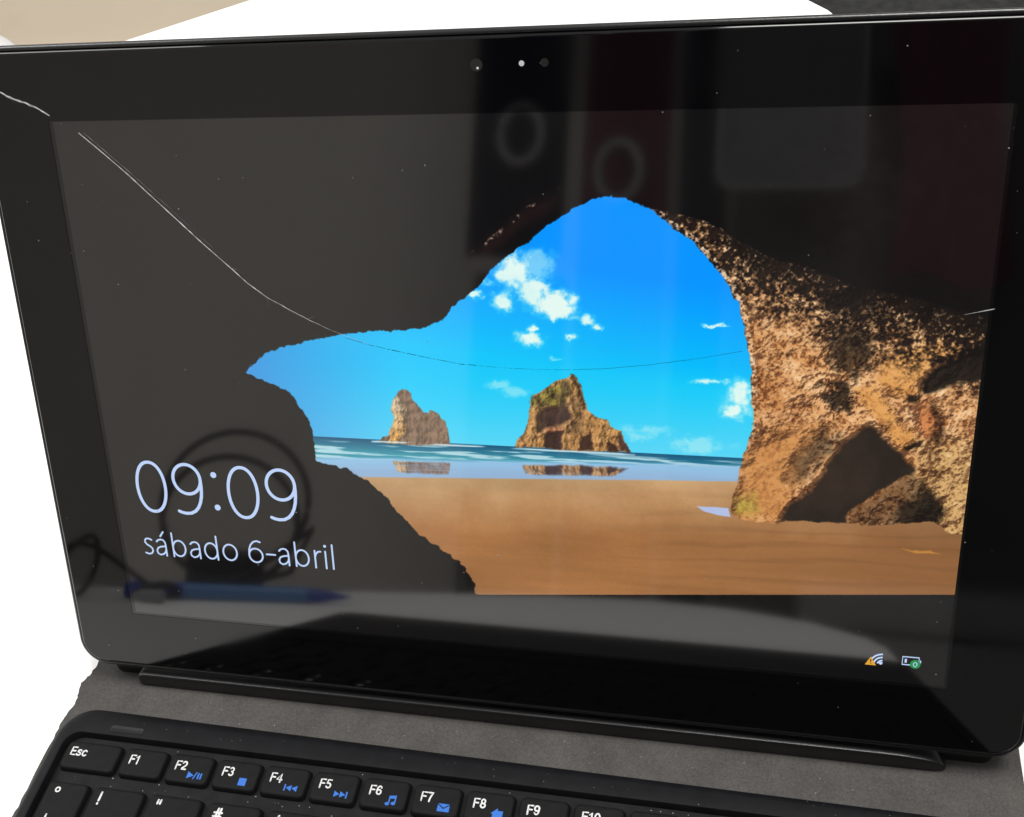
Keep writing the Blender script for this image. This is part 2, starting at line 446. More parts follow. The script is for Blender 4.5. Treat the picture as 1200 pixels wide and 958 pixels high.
def paint_screen():
    w, h = 1600, 1000
    X, Y = np.meshgrid((np.arange(w) + 0.5) * DW / w, (np.arange(h) + 0.5) * DH / h)
    X = X.astype(np.float32)
    Y = Y.astype(np.float32)
    fine = noise2(w, h, 300, 1, 3, 0.6)
    mid = noise2(w, h, 90, 2, 4, 0.6)
    big = noise2(w, h, 14, 3, 5, 0.55)
    wx = (noise2(w, h, 120, 4, 4, 0.65) - 0.5)
    wy = (noise2(w, h, 120, 5, 4, 0.65) - 0.5)

    def inside(poly, rag=0.0, soft=0.14):
        """soft mask of a polygon whose edge is roughened by rag mm"""
        P = np.array(poly, np.float32)
        lo, hi = P.min(0) - rag - soft * 3 - 0.3, P.max(0) + rag + soft * 3 + 0.3
        i0, i1 = max(0, int(lo[0] * w / DW)), min(w, int(hi[0] * w / DW) + 2)
        j0, j1 = max(0, int(lo[1] * h / DH)), min(h, int(hi[1] * h / DH) + 2)
        out = np.zeros((h, w), np.float32)
        if i1 <= i0 or j1 <= j0:
            return out
        xs = X[j0:j1, i0:i1] + rag * 2 * wx[j0:j1, i0:i1]
        ys = Y[j0:j1, i0:i1] + rag * 2 * wy[j0:j1, i0:i1]
        sgn = np.zeros(xs.shape, bool)
        dist = np.full(xs.shape, 1e9, np.float32)
        for k in range(len(P)):
            ax, ay = P[k]
            bx, by = P[(k + 1) % len(P)]
            dx, dy = bx - ax, by - ay
            t = np.clip(((xs - ax) * dx + (ys - ay) * dy) / (dx * dx + dy * dy + 1e-9), 0, 1)
            dist = np.minimum(dist, (xs - ax - t * dx) ** 2 + (ys - ay - t * dy) ** 2)
            if abs(dy) > 1e-9:
                cr = ((ay > ys) != (by > ys)) & (xs < (bx - ax) * (ys - ay) / (by - ay) + ax)
                sgn ^= cr
        dist = np.sqrt(dist) * np.where(sgn, 1, -1)
        out[j0:j1, i0:i1] = np.clip(dist / (2 * soft) + 0.5, 0, 1)
        return out

    def c(*v):
        return np.array(v, np.float32) / 255

    img = np.empty((h, w, 3), np.float32)

    def put(mask, col):
        nonlocal img
        img = img * (1 - mask[..., None]) + col * mask[..., None]

    def mix(a, b, t):
        t = np.clip(t, 0, 1)[..., None]
        return a * (1 - t) + b * t

    # cave in the dark
    img[:] = c(9, 8, 8)
    cave = np.clip((Y - 60) / 60, 0, 1) * np.clip((X - 150) / 40, 0, 1)
    img = img + (cave * (0.03 + 0.10 * big * mid))[..., None] * c(255, 185, 150) * 0.6 + (0.022 * np.clip(big * 0.7 + mid * 0.6 - 0.5, 0, 1))[..., None] * c(255, 240, 225)
    # opening: sky
    hole = inside([(219.0 if x > 213 else x, y - 1.6 if (x > 103 and y < 27) else y) for x, y in HOLE], 0.7)
    t = np.clip((Y - 57) / 58, 0, 1)
    sky = mix(c(88, 214, 246), c(0, 198, 250), t / 0.38)
    sky = mix(sky, c(0, 148, 255), (t - 0.38 + 0.12 * (X - 110) / 60) / 0.42)
    sky = mix(sky, c(64, 140, 216), np.clip((86 - X) / 40, 0, 1) * 0.8)
    cl = np.zeros((h, w), np.float32)
    big2c = noise2(w, h, 44, 51, 3, 0.55)
    for k, (cx, cy, rx, ry) in enumerate(CLOUDS):
        dx = (X + 2.2 * wx - cx) / rx
        dy = (Y + 2.2 * wy - cy) / ry
        thin = k in (1, 6, 7, 14, 15, 16, 17, 21, 22, 23)
        v = np.clip(((1.82 if k < 6 else 1.48) - np.sqrt(dx * dx + dy * dy) + 1.3 * (mid - 0.5) + 0.35 * (fine - 0.5) + 0.8 * (big2c - 0.5)) * 0.85, 0, 1)
        v = v * v * (3 - 2 * v) * (0.6 if thin else 1)
        cl = np.maximum(cl, v)
    cloudcol = mix(c(126, 226, 246), c(238, 252, 240), cl * (0.75 + 0.7 * (big - 0.5)) * 1.2)
    pic = mix(sky, cloudcol, cl * 0.95)
    # sea
    sea = np.clip((57.12 - Y) / 0.12, 0, 1)
    depth = np.clip((57.12 - Y) / 5.0, 0, 1)
    streak = noise2(w, h, 16, 9, 4)
    waves = noise2(w, h, 24, 10, 3, cells_y=230)
    seacol = mix(c(22, 84, 120), c(60, 150, 168), depth * 1.3)
    foam = np.clip((waves - 0.47 + 0.16 * np.sin(Y * 4.4 + 2 * streak) * depth) * 7, 0, 1) * np.clip(depth * 3, 0, 1)
    seacol = mix(seacol, c(196, 228, 236), foam * 0.85)
    pic = mix(pic, seacol, sea)
    yend = 50.4 + (X - 60) * 0.036 + 0.5 * (streak - 0.5)
    wetm = np.clip((yend + 1.4 - Y) / 1.1, 0, 1)
    wet = mix(c(146, 192, 226), c(146, 178, 212), (yend - Y) / 3.0 + 0.5 * (waves - 0.5))
    pic = mix(pic, wet, wetm)
    vert = noise2(w, h, 190, 14, 3, cells_y=34)
    save, img = img, pic
    stretchy = noise2(w, h, 40, 18, 3, cells_y=260)
    big2 = noise2(w, h, 26, 22, 4, 0.55)
    # sand
    ytop = 46.7 + (X - 71.8) * 0.049 + 0.25 * (streak - 0.5)
    sandm = np.clip((ytop - Y) / 0.35, 0, 1)
    lines = noise2(w, h, 9, 12, 4, 0.62, cells_y=110)
    warp = noise2(w, h, 8, 13, 4, cells_y=60)
    sand = mix(c(186, 150, 108), c(152, 104, 62), (ytop - Y) / 15 + 0.16 * (lines - 0.5) + 0.5 * (big2 - 0.5))
    sand = sand * (0.90 + 0.08 * lines[..., None] + 0.22 * noise2(w, h, 7, 41, 4, 0.5, cells_y=14)[..., None] + 0.05 * (fine[..., None] - 0.5))
    # ripple shadows running out from the rock foot
    rip = np.clip((np.sin((Y - 0.045 * (X - 120)) * 1.5 + 7 * warp) - 0.35) * 1.2, 0, 1) * np.clip((X - 128) / 40, 0, 1)
    sand = sand * (1 - 0.09 * rip * np.clip((ytop - Y) / 6, 0, 1))[..., None]
    sand = mix(sand, c(122, 82, 50), np.clip((X - 150) / 70, 0, 1) * 0.5)
    put(sandm, sand)
    put(inside(PUDDLE, 0.1), c(178, 190, 226))
    # left stack and right stack: relief lit from the left
    def relief(H, lx, ly, lz):
        gy, gx = np.gradient(H, DH / h, DW / w)
        n = np.sqrt(gx * gx + gy * gy + 1)
        return np.clip((-gx * lx - gy * ly + lz) / n / math.sqrt(lx * lx + ly * ly + lz * lz), 0, 1)

    def ridged(cells, seed, o=4):
        return 1 - np.abs(2 * noise2(w, h, cells, seed, o, 0.55) - 1)

    fine2 = noise2(w, h, 420, 21, 2, 0.6)
    flute = noise2(w, h, 130, 15, 3, cells_y=30)
    Hs = 1.1 * ridged(60, 16) + 1.0 * flute + 0.4 * fine + 0.16 * np.sin(Y * 2.6 + X * 0.25 + 9 * big)
    for q, k, so in ((B_CAVE, -1.6, 0.6), (B_DOOR, -1.3, 0.4), (B_DOOR2, -1.2, 0.4), (B_DOOR3, -0.9, 0.4), (B_RIDGE, -0.7, 0.5), (B_SHADE, -0.6, 0.6), (B_RED, 0.5, 0.4), (STACK_A_LIT, 0.8, 0.7)):
        Hs = Hs + k * inside(q, 0.5, so)
    sh = relief(Hs, -0.8, 0.35, 0.75)[..., None]
    lum = 0.46 + 0.68 * sh
    put(inside(STACK_A, 0.35), mix(c(150, 122, 98), c(126, 104, 88), mid) * (0.72 + 0.42 * sh))
    put(inside(STACK_A_LIT, 0.5, 0.35), mix(c(226, 170, 96), c(206, 182, 150), (Y - 58) / 8) * lum)
    put(inside(STACK_A_FOOT, 0.2), c(120, 98, 78) * lum)
    put(inside(STACK_B, 0.4), mix(c(222, 172, 110), c(186, 136, 82), ridged(40, 17) * 1.3 - 0.3) * lum)
    put(inside(B_SHADE, 0.7, 0.5) * 0.8, c(136, 104, 70) * lum)
    put(inside(B_LEFTSH, 0.4, 0.3) * 0.7, c(120, 90, 64) * lum)
    put(inside(B_RIDGE, 0.5, 0.3) * 0.85, c(96, 74, 52) * lum)
    put(inside(B_GREEN, 1.0, 0.5) * 0.9, mix(c(160, 146, 66), c(92, 78, 48), mid * 3.0 - 1.0) * lum)
    put(inside(B_CAVE, 1.0, 0.5) * 0.95, mix(c(86, 64, 56), c(60, 45, 41), vert * 2 - 0.5) * (0.75 + 0.25 * sh))
    put(inside(B_RED, 0.5, 0.3) * 0.8, c(184, 120, 90) * lum)
    for q, cc in ((B_DOOR, c(66, 46, 42)), (B_DOOR2, c(74, 54, 44)), (B_DOOR3, c(70, 50, 40)), (B_RIGHT, c(88, 66, 54))):
        put(inside(q, 0.7, 0.28) * 0.95, cc * (0.75 + 0.2 * sh))
    # their broken mirror image on the wet sand
    jy = np.clip(((57.45 + (53.1 - Y) * 1.05 + 0.5 * (waves - 0.5)) * h / DH), 0, h - 1).astype(int)
    ji = np.clip(np.arange(w)[None, :] + (3.0 * (streak - 0.5)).astype(int), 0, w - 1)
    mir = img[jy, ji]
    both = np.maximum(inside(STACK_A, 0.3), inside(STACK_B, 0.3))[jy, ji]
    for q in (REFA, REFB):
        put(inside(q, 0.35, 0.3) * np.clip(0.45 + 0.9 * stretchy, 0.3, 0.95) * both, mir * 0.88 + c(14, 12, 18))
    # surf in front of the stacks
    base = np.exp(-((Y - 56.5) / 0.25) ** 2) * np.clip((waves - 0.38) * 6, 0, 1)
    put(base * ((X > 76) & (X < 142)).astype(np.float32) * 0.9, c(216, 238, 242))
    pic, img = img, save
    put(hole, pic)
    # glancing light on the lip of the cave
    P = np.array(STREAK)
    yl = np.interp(X, P[:, 0], P[:, 1])
    rim = np.exp(-((Y - yl - 0.4) / 0.5) ** 2) * ((X > P[0, 0] - 1) & (X < P[-1, 0])) * np.clip((fine + mid - 1.06) * 7, 0, 1)
    put(rim.astype(np.float32) * 0.8, c(206, 172, 150))
    rim2 = np.exp(-((Y - yl + 1.0) / 2.2) ** 2) * np.clip(np.minimum(X - P[0, 0] + 2, P[-1, 0] + 2 - X) / 5, 0, 1)
    put(rim2.astype(np.float32) * 0.13 * (1 - hole), c(150, 70, 60))
    # the sunlit leg of the arch: a relief lit from the upper left
    arch = inside(ARCH, 0.6)
    speck = 0.36 * fine + 0.34 * fine2 + 0.30 * mid
    smoothz = np.clip(inside(R_SMOOTH, 1.5, 2.2) * 0.85 + inside(R_LITSLAB, 1.5, 1.2) * 0.8 + inside(R_RIDGE, 0.8, 0.8) * 0.75, 0, 1)
    coarse = 1 - 0.82 * smoothz
    b20, b45 = ridged(9, 31, 3), ridged(30, 32, 4)
    H = 3.2 * b20 + 2.1 * b45 * (1 - 0.5 * smoothz) + (0.95 * mid + 0.42 * fine + 0.20 * fine2) * coarse + 0.9 * noise2(w, h, 60, 33, 3)
    for q, k, rag, so in ((R_LITSLAB, 2.6, 1.0, 1.1), (R_RIDGE, 2.6, 0.8, 0.9), (R_PATCH, -2.6, 3.0, 1.5), (R_PATCH2, -2.2, 3.0, 1.1), (R_HANG, -3.4, 0.9, 1.1),
                          (R_RECESS, -2.2, 1.0, 0.9), (R_SHADOW, -3.6, 0.8, 1.0), (R_BOULDER, 2.2, 0.8, 1.6), (R_UPDARK, -1.8, 2.5, 1.5), (R_HALF, -1.5, 1.5, 1.8)):
        H = H + k * inside(q, rag, so)
    lit3 = relief(H, -0.55, 0.62, 0.62)
    sh = np.clip((lit3 - 0.06) * 1.38, 0, 1.12)[..., None]
    gold = mix(c(212, 152, 96), c(236, 192, 142), mid * 2 - 0.6)
    gold = mix(gold, c(188, 124, 70), np.clip((big - 0.42) * 3, 0, 1) * 0.8)
    gold = mix(gold, c(196, 134, 72), smoothz * 0.7)
    gold = mix(gold, c(206, 164, 106), np.clip((X - 203) / 4, 0, 1) * np.clip((66 - Y) / 5, 0, 1))
    gold = mix(gold, c(176, 160, 66), inside(R_MOSS, 1.6, 1.6) * 0.75)
    gold = mix(gold, c(196, 118, 66), inside(R_RECESS, 1.2, 0.9) * 0.8)
    gold = mix(gold, c(218, 156, 86), np.clip(inside(R_RIDGE, 0.9, 0.6) + inside(R_LITSLAB, 1.2, 0.8), 0, 1) * 0.8)
    rock = mix(c(92, 58, 36) * (0.75 + 0.5 * mid[..., None]), gold * 1.04, np.clip(sh[..., 0] * 1.12 + 0.16 + 0.12 * smoothz, 0, 1))
    pits = np.clip((0.50 - speck + 0.10 * (big - 0.5)) * 8, 0, 1) * coarse
    rock = mix(rock, rock * c(160, 138, 122), pits)
    glint = np.clip((speck - 0.59) * 9, 0, 1)
    rock = mix(rock, c(250, 222, 178), glint * 0.5 * coarse * np.clip(sh[..., 0] * 1.4, 0, 1))
    for q, k, rag, so in ((R_HALF, 0.52, 2.4, 1.8), (R_PATCH, 0.40, 3.6, 1.0), (R_PATCH2, 0.30, 3.0, 0.7), (R_UPDARK, 0.42, 2.4, 1.6), (R_RECDARK, 0.34, 1.2, 0.8),
                          (R_HANG, 0.16, 0.9, 0.5), (R_NOTCH, 0.32, 0.6, 0.4), (R_SLIT, 0.25, 0.3, 0.25), (R_BOULDER, 0.62, 0.9, 0.5), (R_BOULDARK, 0.38, 1.4, 1.0)):
        rock = mix(rock, rock * k, inside(q, rag, so))
    shadow = c(46, 36, 28) * (0.72 + 0.5 * big2[..., None] + 0.25 * (mid[..., None] - 0.5))
    rock = mix(rock, shadow, inside(R_SHADOW, 0.8, 0.45) * (1 - inside(R_BOULDER, 0.7, 0.4)))
    # towards the roof the sunlight breaks up into flecks and dies away in brown rock
    edge = 116.5 - 0.33 * (X - 145) + 0.30 * np.clip(172 - X, 0, 30) + 6.0 * (big - 0.5) + 5.0 * (big2 - 0.5)
    fall = np.clip((Y - edge + 21.5) / 15, 0, 2.0)
    lit = np.clip(1.10 - fall * 0.95 + (speck - 0.55) * 4.6 * np.clip(fall * 2, 0, 1), 0, 1)
    dim = c(36, 25, 20) * (0.35 + 0.5 * sh + 0.3 * pits[..., None])
    rock = mix(dim, rock, lit)
    put(arch * np.clip(2.15 - fall * 1.15 + 0.9 * (big2 - 0.5), 0, 1), rock)
    # bright crest along the sky
    crest = arch * (1 - inside([(p[0] + 1.0, p[1] + 0.5) for p in ARCH[:12]] + ARCH[12:], 0.4)) * ((Y > 60) & (X < 170))
    put(np.clip(crest, 0, 1).astype(np.float32) * np.clip(2.6 * (fine2 - 0.42), 0, 1) * 0.9, c(246, 218, 186))
    # shaded cave floor in front
    floor_y = np.interp(X, [101.1, 121.93, 145.59, 174.24, 193.77, 216.43], [15.32, 17.2, 19.35, 21.94, 23.71, 25.77])
    put(np.clip((floor_y - Y) / 0.22 + 2 * 0.25 * (fine - 0.5), 0, 1) * (X > 60), c(9, 8, 8))
    twig = inside([(203.5, 36.6), (206, 36.1), (209.5, 36.4), (212, 36.1), (209.5, 35.7), (206.5, 35.5)], 0.5, 0.2)
    put(twig * 0.7, c(214, 150, 62))
    # dim margin between the mask of the glass and the lit pixels
    m = np.minimum(np.minimum(X - 0.9, DW - 0.6 - X), np.minimum(Y - 1.1, DH - 0.1 - Y))
    put(np.clip(0.5 - m / 0.2, 0, 1), c(12, 12, 13))
    # faint pixel structure
    img = img * (0.996 + 0.008 * ((np.arange(w) % 2)[None, :, None]))
    return np.clip(img, 0, 1)


def display_material():
    px = paint_screen()
    h, w = px.shape[:2]
    im = bpy.data.images.new('lock_screen_picture', w, h, alpha=False)
    im.pixels.foreach_set(np.concatenate([px, np.ones((h, w, 1), np.float32)], 2).astype(np.float32).ravel())
    im.update()
    im.pack()
    m = bpy.data.materials.new('lit_display')
    m.use_nodes = True
    nt = m.node_tree
    b = nt.nodes['Principled BSDF']
    t = nt.nodes.new('ShaderNodeTexImage')
    t.image = im
    t.extension = 'EXTEND'
    uv = nt.nodes.new('ShaderNodeTexCoord')
    nt.links.new(uv.outputs['UV'], t.inputs['Vector'])
    b.inputs['Base Color'].default_value = (0.003, 0.003, 0.003, 1)
    b.inputs['Roughness'].default_value = 0.05
    b.inputs['Specular IOR Level'].default_value = 0.9
    nt.links.new(t.outputs['Color'], b.inputs['Emission Color'])
    b.inputs['Emission Strength'].default_value = 1.0
    return m


# ------------------------------------------------------------------ setting: floor, wall behind the viewer
fm = bmesh.new()
flat(fm, [(-6000, -6000), (6000, -6000), (6000, 6000), (-6000, 6000)], -756)
tag(obj('floor', upward(fm), M['floor']), 'smooth beige floor below and beyond the white table', kind='structure')
wm = bmesh.new()
box(wm, -5000, -2420, -756, 5000, -2320, 1900)
tag(obj('wall', wm, M['wall']), 'plain cream wall across the room, seen as a reflection', kind='structure')

# ------------------------------------------------------------------ table (rotated against the tablet)
table = tag(empty('table', (0, 0, -0.73)), 'white laminate table top under the tablet and keyboard case', 'table')
TOP = [(46, 618), (198, 423), (231, 350), (239.6, 250), (240, -305), (234, -345), (209, -404), (160, -452), (106, -464), (41, -441), (-654, 70)]   # x and y in mm


def top_outline(ins, r=14.0, n=5):
    out = []
    for i in range(len(TOP)):
        P0, P1, P2 = Vector(TOP[i - 1]), Vector(TOP[i]), Vector(TOP[(i + 1) % len(TOP)])
        a_, b_ = (P0 - P1).normalized(), (P2 - P1).normalized()
        half = a_.angle(b_) / 2
        mid_ = (a_ + b_).normalized()
        cen = P1 + mid_ * ((r + ins) / math.sin(half))
        s0 = cen - P1
        na, nb = (P1 + a_ * s0.dot(a_)) - cen, (P1 + b_ * s0.dot(b_)) - cen
        for k in range(n + 1):
            v = na.lerp(nb, k / n).normalized() * r
            out.append((cen.x + v.x, cen.y + v.y))
    return out


rings = [[(x, y, z + 730) for x, y in top_outline(ins)] for z, ins in ((-26, 1.5), (-24.5, 0), (-1.5, 0), (0, 1.5))]
smooth(obj('tabletop', loft(rings), M['white_table'], table), 40)
for x, y in ((30, 520), (160, 300), (130, -380), (-540, 80)):
    bm = bmesh.new()
    tube(bm, [(x, y, -25.5), (x, y, 704)], 20, 16)
    smooth(obj('leg', bm, M['metal_leg'], table))

# ------------------------------------------------------------------ tablet
tablet = tag(empty('tablet', W(0, 0, 0), (math.pi / 2 - TILT, 0, 0)),
             'black tablet with cracked glass showing a beach lock screen, propped upright on its keyboard case', 'tablet')
TX0, TY0, TX1, TY1 = -19.5, -18.5, 236.3, 153.1


def outline(ins, z, r=8.0):
    return [(p[0], p[1], z) for p in rrect(TX0 + ins, TY0 + ins, TX1 - ins, TY1 - ins, max(1.0, r - ins), 10)]


bm = loft([outline(7, -9.4), outline(3.5, -9.1), outline(1.2, -7.6), outline(0.25, -5.4), outline(0, -3.6), outline(0, -1.6), outline(0.12, -1.1),
           outline(0.38, -0.8), outline(0.7, -0.68), outline(1.15, -0.68), outline(1.3, -0.8), outline(1.32, -1.5)], True, False)
smooth(obj('shell', bm, M['shell'], tablet), 50)
bm = bmesh.new()
fr = [(0, 0), (DW, 0), (DW, DH), (0, DH)]
oo = [(p[0], p[1]) for p in outline(2.2, 0)]
vo = [bm.verts.new((p[0], p[1], 0.0)) for p in oo]
vi = [bm.verts.new((p[0], p[1], 0.0)) for p in fr]
es = [bm.edges.new((v[i], v[(i + 1) % len(v)])) for v in (vo, vi) for i in range(len(v))]
bmesh.ops.triangle_fill(bm, edges=es, use_beauty=True, normal=(0, 0, 1))
upward(bm)
# rounded outer edge of the glass and the thin inner step down to the display
ring_prev = vo
for ins, z in ((2.0, -0.03), (1.8, -0.11), (1.62, -0.25), (1.5, -0.45), (1.45, -0.7), (1.45, -1.4)):
    cur = [bm.verts.new(p) for p in outline(ins, z)]
    for i in range(len(cur)):
        j = (i + 1) % len(cur)
        bm.faces.new((ring_prev[i], cur[i], cur[j], ring_prev[j]))
    ring_prev = cur
low = [bm.verts.new((p[0], p[1], -0.09)) for p in fr]
for i in range(4):
    j = (i + 1) % 4
    bm.faces.new((vi[i], vi[j], low[j], low[i]))
bz = smooth(obj('bezel', bm, M['glass'], tablet), 8)
for p_ in bz.data.polygons:
    if p_.normal.z > 0.999:
        p_.use_smooth = False
bm = bmesh.new()
flat(bm, fr, -0.09)
obj('display_margin', upward(bm), M['margin'], tablet)
bm = bmesh.new()
LX0, LY0, LX1, LY1 = 1.15, 0.75, DW - 0.75, DH - 0.12
lit = [(LX0, LY0), (LX1, LY0), (LX1, LY1), (LX0, LY1)]
q = bm.faces.new([bm.verts.new((x, y, -0.05)) for x, y in lit])
uvl = bm.loops.layers.uv.new('UVMap')
for lp, (x, y) in zip(q.loops, lit):
    lp[uvl].uv = (x / DW, y / DH)
display = obj('display', bm, display_material(), tablet)
display['label'] = 'lit lock screen with a beach seen from a dark cave, a clock and a date'

ZT = -0.03
# clock 09:09
bm = bmesh.new()


def glyph0(cx):
    ribbon(bm, [(cx + (4.15) * math.copysign(abs(math.cos(a)) ** 0.92, math.cos(a)), 40.0 + 7.2 * math.sin(a)) for a in [2 * math.pi * i / 56 for i in range(56)]], 0.9, ZT, closed=True)


def glyph9(dx):
    ribbon(bm, [(x + dx, y) for x, y in arc(23.1, 42.9, 3.95, 4.25, 0, 360, 44)[:-1]], 0.9, ZT, closed=True)
    ribbon(bm, [(x + dx, y) for x, y in [(27.05, 42.9), (27.08, 41.4), (27.0, 39.8), (26.75, 38.0), (26.25, 36.3), (25.5, 34.8), (24.5, 33.7), (23.2, 33.0), (21.7, 32.85), (20.5, 33.05), (19.6, 33.4)]], 0.9, ZT + 0.002)


glyph0(12.3)
glyph0(39.05)
glyph9(0)
glyph9(26.85)
for y in (44.6, 35.2):
    disc(bm, 31.1, y, 0.86, ZT, 20)
o = obj('clock', upward(bm), M['text_glow'], display)
o['label'] = 'pale digits 09:09'
# date: sabado 6-abril
bm = bmesh.new()
SW = 0.5
B0, XH, AS = 19.65, 24.35, 26.5


def bowl(cx, rx, cy=None, ry=None):
    ribbon(bm, arc(cx, cy or (B0 + XH) / 2, rx, ry or (XH - B0) / 2, 0, 360, 36)[:-1], SW, ZT, closed=True)


def ga(x):
    ribbon(bm, [(x + 0.3, XH - 0.75), (x + 0.85, XH - 0.22), (x + 1.6, XH), (x + 2.35, XH - 0.2), (x + 2.8, XH - 0.8), (x + 2.9, XH - 1.7), (x + 2.9, B0 - 0.2)], SW, ZT)
    ribbon(bm, [(x + 2.9, XH - 2.0), (x + 1.5, XH - 2.2), (x + 0.55, XH - 2.6), (x + 0.1, B0 + 1.3), (x + 0.25, B0 + 0.45), (x + 1.0, B0), (x + 1.9, B0 + 0.25), (x + 2.6, B0 + 0.9), (x + 2.9, B0 + 1.7)], SW, ZT + 0.002)


ribbon(bm, [(9.75, XH - 0.35), (9.1, XH - 0.05), (8.3, XH), (7.75, XH - 0.45), (7.7, XH - 1.2), (8.2, XH - 1.85), (9.0, XH - 2.3), (9.65, XH - 2.9), (9.75, B0 + 0.95), (9.3, B0 + 0.25), (8.5, B0), (7.5, B0 + 0.3)], SW, ZT)
ga(10.95)
ribbon(bm, [(12.6, XH + 0.95), (13.6, XH + 2.3)], SW, ZT)
ribbon(bm, [(16.05, AS), (16.05, B0 - 0.2)], SW, ZT)
bowl(17.9, 1.85)
ga(21.1)
bowl(27.4, 1.85)
ribbon(bm, [(29.25, AS), (29.25, B0 - 0.2)], SW, ZT + 0.003)
bowl(33.0, 2.0)
bowl(40.55, 1.95, 21.7, 2.05)
ribbon(bm, [(42.1, 25.75), (41.2, 26.05), (40.2, 25.75), (39.3, 24.8), (38.75, 23.4), (38.58, 21.7)], SW, ZT + 0.002)
ribbon(bm, [(43.7, 22.3), (46.2, 22.3)], SW, ZT)
ga(47.1)
ribbon(bm, [(52.05, AS), (52.05, B0 - 0.2)], SW, ZT)
bowl(53.9, 1.85)
ribbon(bm, [(57.6, XH + 0.1), (57.6, B0 - 0.2)], SW, ZT)
ribbon(bm, [(57.6, XH - 1.6), (58.0, XH - 0.7), (58.6, XH - 0.1), (59.25, XH - 0.05)], SW, ZT + 0.002)
ribbon(bm, [(60.6, XH + 0.1), (60.6, B0 - 0.2)], SW, ZT)
disc(bm, 60.6, 26.0, 0.42, ZT, 14)
ribbon(bm, [(62.6, AS), (62.6, B0 - 0.2)], SW, ZT)
o = obj('date', upward(bm), M['text_glow'], display)
o['label'] = 'pale lettering of the date'
# wireless and battery symbols
bm = bmesh.new()
disc(bm, 201.35, 5.7, 0.42, ZT, 16)
for rr in (1.15, 2.0, 2.85):
    ribbon(bm, arc(201.75, 5.3, rr, rr, 92, 168, 14), 0.42, ZT, caps=False)
obj('wireless_icon', upward(bm), M['text_glow'], display)
bm = bmesh.new()
flat(bm, [(197.75, 4.95), (200.35, 4.95), (199.0, 7.3)], ZT + 0.004)
obj('warning_triangle', upward(bm), M['amber_glow'], display)
bm = bmesh.new()
ribbon(bm, [(199.02, 6.6), (199.04, 5.85)], 0.26, ZT + 0.008, caps=False)
disc(bm, 199.05, 5.45, 0.15, ZT + 0.008, 10)
obj('exclamation_mark', upward(bm), M['ink_glow'], display)
bm = bmesh.new()
ribbon(bm, [(206.2, 5.9), (209.9, 5.9), (209.9, 8.05), (206.2, 8.05)], 0.34, ZT, closed=True)
ribbon(bm, [(206.95, 6.45), (206.95, 7.5)], 0.5, ZT, caps=False)
ribbon(bm, [(210.25, 6.6), (210.25, 7.35)], 0.3, ZT, caps=False)
obj('battery_icon', upward(bm), M['text_glow'], display)
bm = bmesh.new()
disc(bm, 209.15, 6.2, 1.2, ZT + 0.004, 22)
obj('charging_badge', upward(bm), M['green_glow'], display)
bm = bmesh.new()
ribbon(bm, [(208.75, 5.85), (209.15, 5.45), (209.55, 5.85), (209.55, 6.4), (209.15, 6.8), (208.75, 6.4)], 0.2, ZT + 0.008, closed=True)
obj('charging_mark', upward(bm), M['text_glow'], display)

# camera, light and sensor in the upper bezel
bm = bmesh.new()
disc(bm, 107.1, 145.55, 1.35, 0.012, 28)
lens = obj('front_camera', upward(bm), M['lens'], tablet)
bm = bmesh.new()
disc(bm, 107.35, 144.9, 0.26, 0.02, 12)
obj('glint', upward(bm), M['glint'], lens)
bm = bmesh.new()
disc(bm, 117.1, 145.6, 0.6, 0.012, 20)
obj('status_light', upward(bm), M['led'], tablet)
bm = bmesh.new()
disc(bm, 122.1, 145.65, 0.9, 0.012, 22)
obj('light_sensor', upward(bm), M['lens'], tablet)

# cracks in the glass: slender raised splinters
rnd = random.Random(5)


def densify(pts, step, jit):
    out = []
    for (ax, ay), (bx, by) in zip(pts, pts[1:]):
        k = max(1, int(math.hypot(bx - ax, by - ay) / step))
        for i in range(k):
            t = i / k
            out.append((ax + (bx - ax) * t + rnd.uniform(-jit, jit), ay + (by - ay) * t + rnd.uniform(-jit, jit)))
    return out + [pts[-1]]


def crack(name, pts, w0, w1, m, label, z=0.02, jit=0.05, step=1.6):
    p = densify(pts, step, jit)
    n = len(p)
    b = bmesh.new()
    ribbon(b, p, [max(0.02, (w0 + (w1 - w0) * i / (n - 1)) * rnd.uniform(0.45, 1.25)) for i in range(n)], z, caps=False)
    o = obj(name, upward(b), m, tablet)
    o['label'] = label
    return o


CL = [(max(x, TX0 + 2.2), y) for x, y in CRACK]
CL = [(-17.2, 145.2), (-15.5, 144.3)] + CL[0:]
crack('crack', CL[:-1], 0.75, 0.34, M['crack'], 'pale jagged crack crossing the corner bezel', jit=0.09, step=0.9)
crack('crack', CRACK2, 0.30, 0.24, M['crack'], 'long bright crack running down across the dark cave', jit=0.015)
crack('crack', CRACK2b, 0.24, 0.05, M['crack_dim'], 'faint second line beside the long bright crack', jit=0.03)
crack('crack', CRACK3, 0.2, 0.07, M['crack'], 'fine end of the bright crack below the cave roof', jit=0.06, step=1.1)
for (bx, by), (ex, ey) in (((24.2, 118.0), (27.2, 116.6)), ((43.3, 100.2), (46.4, 99.0)), ((51.9, 93.1), (52.4, 90.6)), ((62.0, 87.8), (64.3, 88.4)), ((-9.3, 141.2), (-8.4, 139.6))):
    crack('crack_branch', [(bx, by), ((bx + ex) / 2 + 0.2, (by + ey) / 2 + 0.1), (ex, ey)], 0.14, 0.04, M['crack_dim'], 'short faint splinter off the crack', jit=0.05, step=0.6)
crack('crack', CRACK5, 0.06, 0.22, M['crack'], 'short bright crack at the edge of the display', jit=0.02)
d4 = densify(CRACK4, 0.9, 0.04)
bm = bmesh.new()
i = 0
